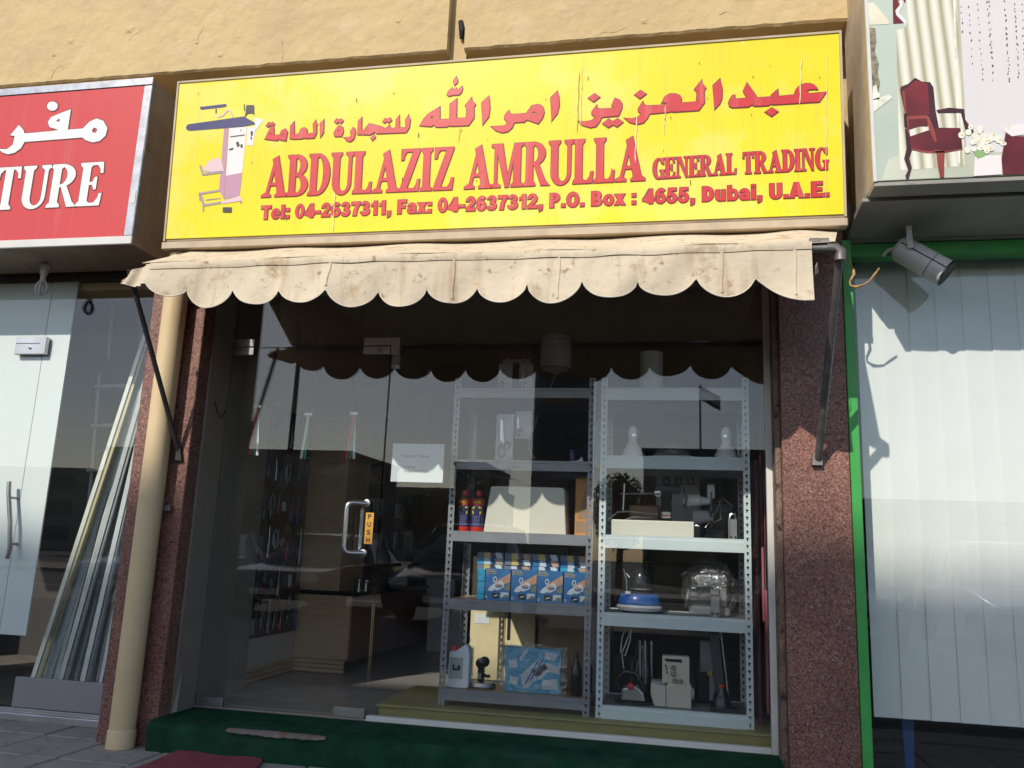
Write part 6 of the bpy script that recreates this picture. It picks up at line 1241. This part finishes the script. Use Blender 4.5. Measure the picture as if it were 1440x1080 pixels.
# cartons at the back
for k, (px0, px1, ya, yb, Y, mt, lb2) in enumerate(((598, 640, 815, 840, 3.4, 'card_grey', 'pale grey carton, upper one at the back of the shop'), (600, 650, 842, 900, 3.2, 'card_grey', 'pale grey carton, lower one at the back of the shop'), (540, 580, 740, 800, 4.8, 'maroon', 'dark red packs on the far end of the counter'))):
    a, b = at(px0, yb, Y), at(px1, ya, Y); t = thing('carton', lb2, 'box', ((a.x + b.x) / 2, Y + .15, a.z)); z_b = FZ if k == 1 else a.z
    if k == 0: z_b = at(600, 842, 3.2).z + .002
    if k == 2: z_b = c1 + .03
    MB().box(a.x, b.x, Y, Y + .3, z_b, max(b.z, z_b + .08)).build('carton_body', M[mt], t, bevel=.003)
    if k == 2: t.location.y -= .3
BSh = thing('wall_shelf', 'dark wooden shelving along the back wall of the shop', 'shelf', (-1, 6.3, FZ))
for z_ in (.5, 1.0, 1.5, 2.0): MB().box(-2.4, .5, 6.2, 6.49, z_, z_ + .03).build('shelf', M['laminate_dark'], BSh)
for x in (-2.4, -1.4, -.4, .47): MB().box(x, x + .03, 6.2, 6.49, FZ, 2.4).build('upright', M['laminate_dark'], BSh)
# flag coloured lanyards hanging inside the glass door
for k, (px, ya, yb, cs, lb2) in enumerate(((362, 572, 640, ('ribbon_red', 'ribbon_green', 'ribbon_white'), 'red and green ribbon lanyard hanging nearest the hinge'), (434, 583, 645, ('ribbon_white', 'ribbon_green'), 'white and green ribbon lanyard in the middle of the door'), (498, 582, 645, ('ribbon_red', 'ribbon_green', 'ribbon_white'), 'red green and white ribbon lanyard near the door edge'))):
    Y = .10; a = at(px, ya, Y); b = at(px - 6, yb, Y); t = thing('lanyard', lb2, 'lanyard', (a.x, Y, b.z), 'ribbons hanging behind the door glass')
    MB().box(a.x - .025, a.x + .025, Y - .004, Y + .004, a.z - .006, a.z + .01).build('clip', M['metal_dull'], t); MB().tube([(a.x, Y, a.z), (a.x, Y + .01, 3.0)], .0012, 5).build('thread', M['black'], t)
    for i, mt in enumerate(cs):
        MB().grid(lambda u, v: (a.x + (b.x - a.x + (i - 1) * .022) * v + (u - .5) * .016, Y + .004 * i, a.z + (b.z - a.z) * v), 1, 6).build('ribbon', M[mt], t, solid=.0015)

# ================================================================== the far side of the street, seen in the glass
PVT = tag(MB().box(-60, 60, -26.5, -21, G0 - .16, G0 - .02).build('far_pavement', M['paving']), kind='structure')
mk = MB().box(-50, 50, -14.35, -14.2, G0 - .139, G0 - .134); tag(mk.build('road_marking', M['line_white']), kind='structure')
# reflected column; the unseen board on it is added to shade the lower facade
UB = thing('shade_board', 'thick column across the street with an added unseen board shading the lower facade', 'shade_board', (mirrored(791, 700, 24).x, -24, G0))
bxc = mirrored(791, 640, 24).x; dY = 24 - .3
mat('board_back', (.10, .10, .11), .6, var=(1, .1)); mat('shade_board_face', (.30, .36, .42), .5, var=(.4, .25))
top_z = 1.15 + (24 - .2) / math.cos(SUN_AZ) * math.tan(SUN_EL); cxs = -(24) * math.tan(SUN_AZ) - 1.2
MB().tube([(bxc, -24, G0 - .3), (bxc, -24, top_z - 1)], [1.08, .98], 24).build('column', M['board_back'], UB, smooth=True)
MB().box(cxs - 8.5, max(cxs + 8, bxc + .6), -24.5, -23.9, top_z - 9, top_z).build('board', M['shade_board_face'], UB)  # added board, sized so its top edge sets the facade's shadow line
mat('tower_wall', (.36, .31, .25), .8, var=(.3, .1)); mat('tower_dark', (.14, .125, .11), .8, var=(.3, .12)); mat('far_glass', (.05, .06, .07), .15); mat('leaf', (.035, .055, .022), .7, var=(2, .3)); mat('leaf_dark', (.035, .055, .025), .7, var=(2, .3)); mat('trunk', (.12, .085, .06), .9)
def far_building(px0, px1, ytop, dist, label, mt, cols, rows, dep=10):
    a, b = mirrored(px0, ytop, dist), mirrored(px1, ytop, dist); h = (a.z + b.z) / 2; x0, x1 = sorted((a.x, b.x))
    t = thing('far_building', label, 'building', ((x0 + x1) / 2, -dist - dep / 2, G0)); MB().box(x0, x1, -dist - dep, -dist, G0 - .2, h).build('walls', M[mt], t); MB().box(x0 - .1, x1 + .1, -dist - dep - .1, -dist + .1, h + .002, h + .3).build('parapet', M[mt], t)
    for i in range(cols):
        for j in range(rows):
            cx = x0 + (x1 - x0) * (i + .5) / cols; cz = h * (j + .55) / rows; w = (x1 - x0) / cols * .28; hh = h / rows * .27
            MB().box(cx - w, cx + w, -dist + .0, -dist + .06, cz - hh, cz + hh).build('window', M['far_glass'], t)
    return t, (x0 + x1) / 2, h
far_building(150, 492, 637, 48, 'long low dark building across the street behind the door glass', 'tower_dark', 9, 2)
far_building(556, 700, 690, 90, 'distant pale building low above the parked cars', 'tower_wall', 6, 2)
far_building(640, 682, 655, 60, 'small dark block behind the spray cans in the glass', 'tower_dark', 2, 2)
tb, fx, fh = far_building(905, 1130, 640, 40, 'flat roofed dark building with a flag pole on its roof', 'tower_dark', 6, 2)
far_building(1150, 1900, 715, 55, 'pale block across the street at the far right', 'tower_wall', 12, 3)
far_building(-900, 130, 650, 60, 'pale block across the street at the far left', 'tower_wall', 14, 3)
fp = mirrored(985, 640, 41); ft = mirrored(985, 541, 41)
FP = thing('flag_pole', 'flag pole with a drooping red, white and black flag on the flat roof', 'flag pole', (fp.x, -41, fh)); MB().tube([(fp.x, -41, fh - .2), (fp.x, -41, ft.z)], .06, 8).build('pole', M['metal_dull'], FP)
for k, mt in enumerate(('ribbon_red', 'ribbon_white', 'black')):
    MB().grid(lambda u, v: (fp.x + .06 + 1.0 * u, -41 + .12 * math.sin(u * 7), ft.z - .1 - .55 * u - (k + v) * .26), 6, 1).build('flag_band', M[mt], FP, solid=.01)
lp = mirrored(402, 700, 22); lt2 = mirrored(410, 500, 22); LP = thing('lamp_post', 'dark street lamp post across the street seen in the door glass', 'lamp post', (lp.x, -22, G0)); MB().tube([(lp.x, -22, G0), (lp.x, -22, 2.2), (lp.x, -22, 9)], [.13, .11, .07], 12).build('pole', M['black'], LP, smooth=True)
MB().tube([(lp.x, -22, 8.9), (lp.x + .3, -21.6, 9.3), (lp.x + .4, -20.5, 9.4)], .05, 8).build('arm', M['black'], LP, smooth=True); MB().box(lp.x + .28, lp.x + .52, -20.6, -19.9, 9.33, 9.45).build('lamp_head', M['alu_dark'], LP, bevel=.03)
def palm(px, ytop, dist, label, sd=1):
    p = mirrored(px, ytop, dist); h = p.z; rn = random.Random(sd); t = thing('palm_tree', label, 'tree', (p.x, -dist, G0), 'trees across the street')
    MB().tube([(p.x, -dist, G0 - .2), (p.x + .1, -dist, h * .5), (p.x + .05, -dist, h)], [.22, .17, .16], 10).build('trunk', M['trunk'], t, smooth=True)
    m = MB()
    for k in range(26):
        a = k * 2.4 + rn.random() * .4; L_ = rn.uniform(1.5, 2.2); up = rn.uniform(-.3, 1.1)
        for s in range(14):
            u = s / 13; r = L_ * u; zc = h + up * r - .55 * r * r * .5
            c = Vector((p.x + r * math.cos(a), -dist + r * math.sin(a), zc)); tn = Vector((-math.sin(a), math.cos(a), 0)); l = .42 * (1 - abs(u - .4) * 1.1)
            for sg in (-1, 1):
                e = c + tn * sg * l + Vector((math.cos(a) * .2, math.sin(a) * .2, -.25 * l)); m.add([c, c + Vector((math.cos(a) * .05, math.sin(a) * .05, 0)), e], [(0, 1, 2)])
    m.build('crown', M['leaf_dark'], t)
def tree(px, ytop, dist, w, label, sd=1):
    p = mirrored(px, ytop, dist); h = p.z; rn = random.Random(sd); t = thing('street_tree', label, 'tree', (p.x, -dist, G0), 'trees across the street')
    MB().tube([(p.x, -dist, G0 - .2), (p.x + .05, -dist, h * .45), (p.x - .1, -dist, h * .7)], [.16, .12, .06], 8).build('trunk', M['trunk'], t, smooth=True); m = MB()
    for k in range(5200):
        th, ph = rn.uniform(0, 6.28), rn.uniform(-1, 1); rr = rn.random() ** .4; c = Vector((p.x + w * rr * math.cos(th) * math.sqrt(1 - ph * ph), -dist + w * rr * math.sin(th) * math.sqrt(1 - ph * ph), h * .66 + h * .34 * ph * rr + .15 * math.sin(th * 5)))
        d1 = Vector((rn.gauss(0, 1), rn.gauss(0, 1), rn.gauss(0, 1))).normalized() * .10; d2 = Vector((rn.gauss(0, 1), rn.gauss(0, 1), rn.gauss(0, 1))).normalized() * .06; m.add([c - d1, c + d2, c + d1, c - d2], [(0, 1, 2, 3)])
    m.build('crown', M['leaf'], t)
palm(505, 662, 40, 'palm tree with spiky crown right of the long dark building', 1); palm(455, 668, 42, 'palm tree in front of the long dark building', 2); palm(692, 672, 38, 'palm tree behind the spray cans in the glass', 3)
tree(872, 668, 30, 1.15, 'bushy tree reflected beside the sewing machine', 4); tree(620, 690, 34, 1.8, 'low bushy tree behind the notice in the glass', 5); tree(330, 690, 33, 2.2, 'bushy tree at the left before the long building', 6); tree(-60, 660, 30, 2.4, 'bushy tree far to the left across the street', 7); tree(1240, 715, 32, 2.2, 'bushy tree far to the right across the street', 8)
# parked cars behind the viewer
def car(x, y, mt, label, suv, ang):
    t = thing('parked_car', label, 'car', (x, y, G0 - .14), 'cars parked across the lane'); b = Vector((0, 0, 0)); BASE[t.name] = b
    H = 1.72 if suv else 1.44; L_ = 4.6; w = .92
    low = [(-2.25, .32), (-2.3, .62), (-2.2, .78), (-1.1, .92 if not suv else 1.02), (1.7, .98 if not suv else 1.05), (2.2, .9), (2.3, .6), (2.25, .32)]
    m = MB(); vs = []; ny = 7
    for j in range(ny):
        s = -1 + 2 * j / (ny - 1); k = 1 - .06 * s ** 4
        for u, z in low: vs.append((w * s * (1 if abs(u) < 2 else .93), u * (1 - .03 * s * s), .3 + (z - .3) * (1 - .05 * s ** 4)))
    n = len(low); fs = [(j * n + i, j * n + i + 1, (j + 1) * n + i + 1, (j + 1) * n + i) for j in range(ny - 1) for i in range(n - 1)] + [(j * n + n - 1, j * n, (j + 1) * n, (j + 1) * n + n - 1) for j in range(ny - 1)] + [tuple(range(n)), tuple(range(ny * n - 1, (ny - 1) * n - 1, -1))]
    body = m.add(vs, fs).build('body', M[mt], t, smooth=True, bevel=.04, seg=2)
    zb_ = .9 if not suv else 1.0; cab = [(-1.15, zb_), (-.45, H - .05), (.1, H), (1.2, H - .03), (1.95 if suv else 1.75, zb_ + .05)]
    vs = []
    for j in range(ny):
        s = -1 + 2 * j / (ny - 1)
        for u, z in cab: vs.append((s * (.86 - .2 * (z - zb_) / (H - zb_)), u, z - .05 * s ** 4 * (z - zb_)))
    n = len(cab); fs = [(j * n + i, j * n + i + 1, (j + 1) * n + i + 1, (j + 1) * n + i) for j in range(ny - 1) for i in range(n - 1)] + [tuple(range(n)), tuple(range(ny * n - 1, (ny - 1) * n - 1, -1))]
    MB().add(vs, fs).build('cabin', M['far_glass'], t, smooth=True, bevel=.03)
    m = MB().grid(lambda u, v: ((-.66 + 1.32 * u), -.5 + 1.75 * v, H + .012 - .05 * (2 * u - 1) ** 4 * .8 - .05 * (2 * v - 1) ** 2), 8, 6); m.build('roof', M[mt], t, smooth=True, solid=.03)
    for sx_ in (-1, 1):
        for u in (-.5, .35, 1.3):
            MB().tube([(sx_ * .84, u + (-.55 if u < 0 else .0), zb_), (sx_ * .66, u, H - .03)], .03, 6).build('window_pillar', M[mt], t)
        for u in (-1.4, 1.4):
            wh = MB().lathe([(.2, -.1), (.31, -.1), (.33, -.06), (.33, .06), (.31, .1), (.2, .1)], (sx_ * .84, u, .33), 24, (1, 0, 0)).build('tyre', M['black_rubber'], t, smooth=True); MB().lathe([(0, .09), (.1, .1), (.2, .085), (.2, -.085), (.1, -.1), (0, -.09)], (sx_ * .84, u, .33), 16, (1, 0, 0)).build('rim', M['metal_dull'], wh)
        MB().box(sx_ * .72 - .16, sx_ * .72 + .16, -2.28, -2.2, .62, .76).build('headlight', M['film_white'], t, bevel=.03); MB().box(min(sx_ * .9, sx_ * 1.06), max(sx_ * .9, sx_ * 1.06), -.95, -.85, zb_, zb_ + .12).build('mirror', M[mt], t, bevel=.03)
    MB().box(-.35, .35, -2.31, -2.26, .45, .6).build('grille', M['black'], t); MB().box(-.26, .26, -2.325, -2.312, .4, .5).build('number_plate', M['film_white'], t)
    t.rotation_euler = (0, 0, math.pi + ang)
mat('paint_dark', (.02, .02, .024), .25, spec=.6, coat=.8); mat('paint_silver', (.42, .43, .44), .3, .6, coat=.6); mat('paint_white', (.72, .72, .71), .3, coat=.6)
car(-6.6, -10.8, 'paint_dark', 'dark saloon car nearest the far left of the lane', False, .02); car(-3.7, -10.9, 'paint_dark', 'dark tall car parked behind the viewer to the left', True, 0); car(2.4, -10.9, 'paint_silver', 'silver saloon car parked behind the viewer to the right', False, -.02); car(5.3, -11, 'paint_white', 'white tall car parked farthest to the right', True, 0); car(-9.6, -10.9, 'paint_silver', 'silver saloon car parked farthest to the left', False, 0)
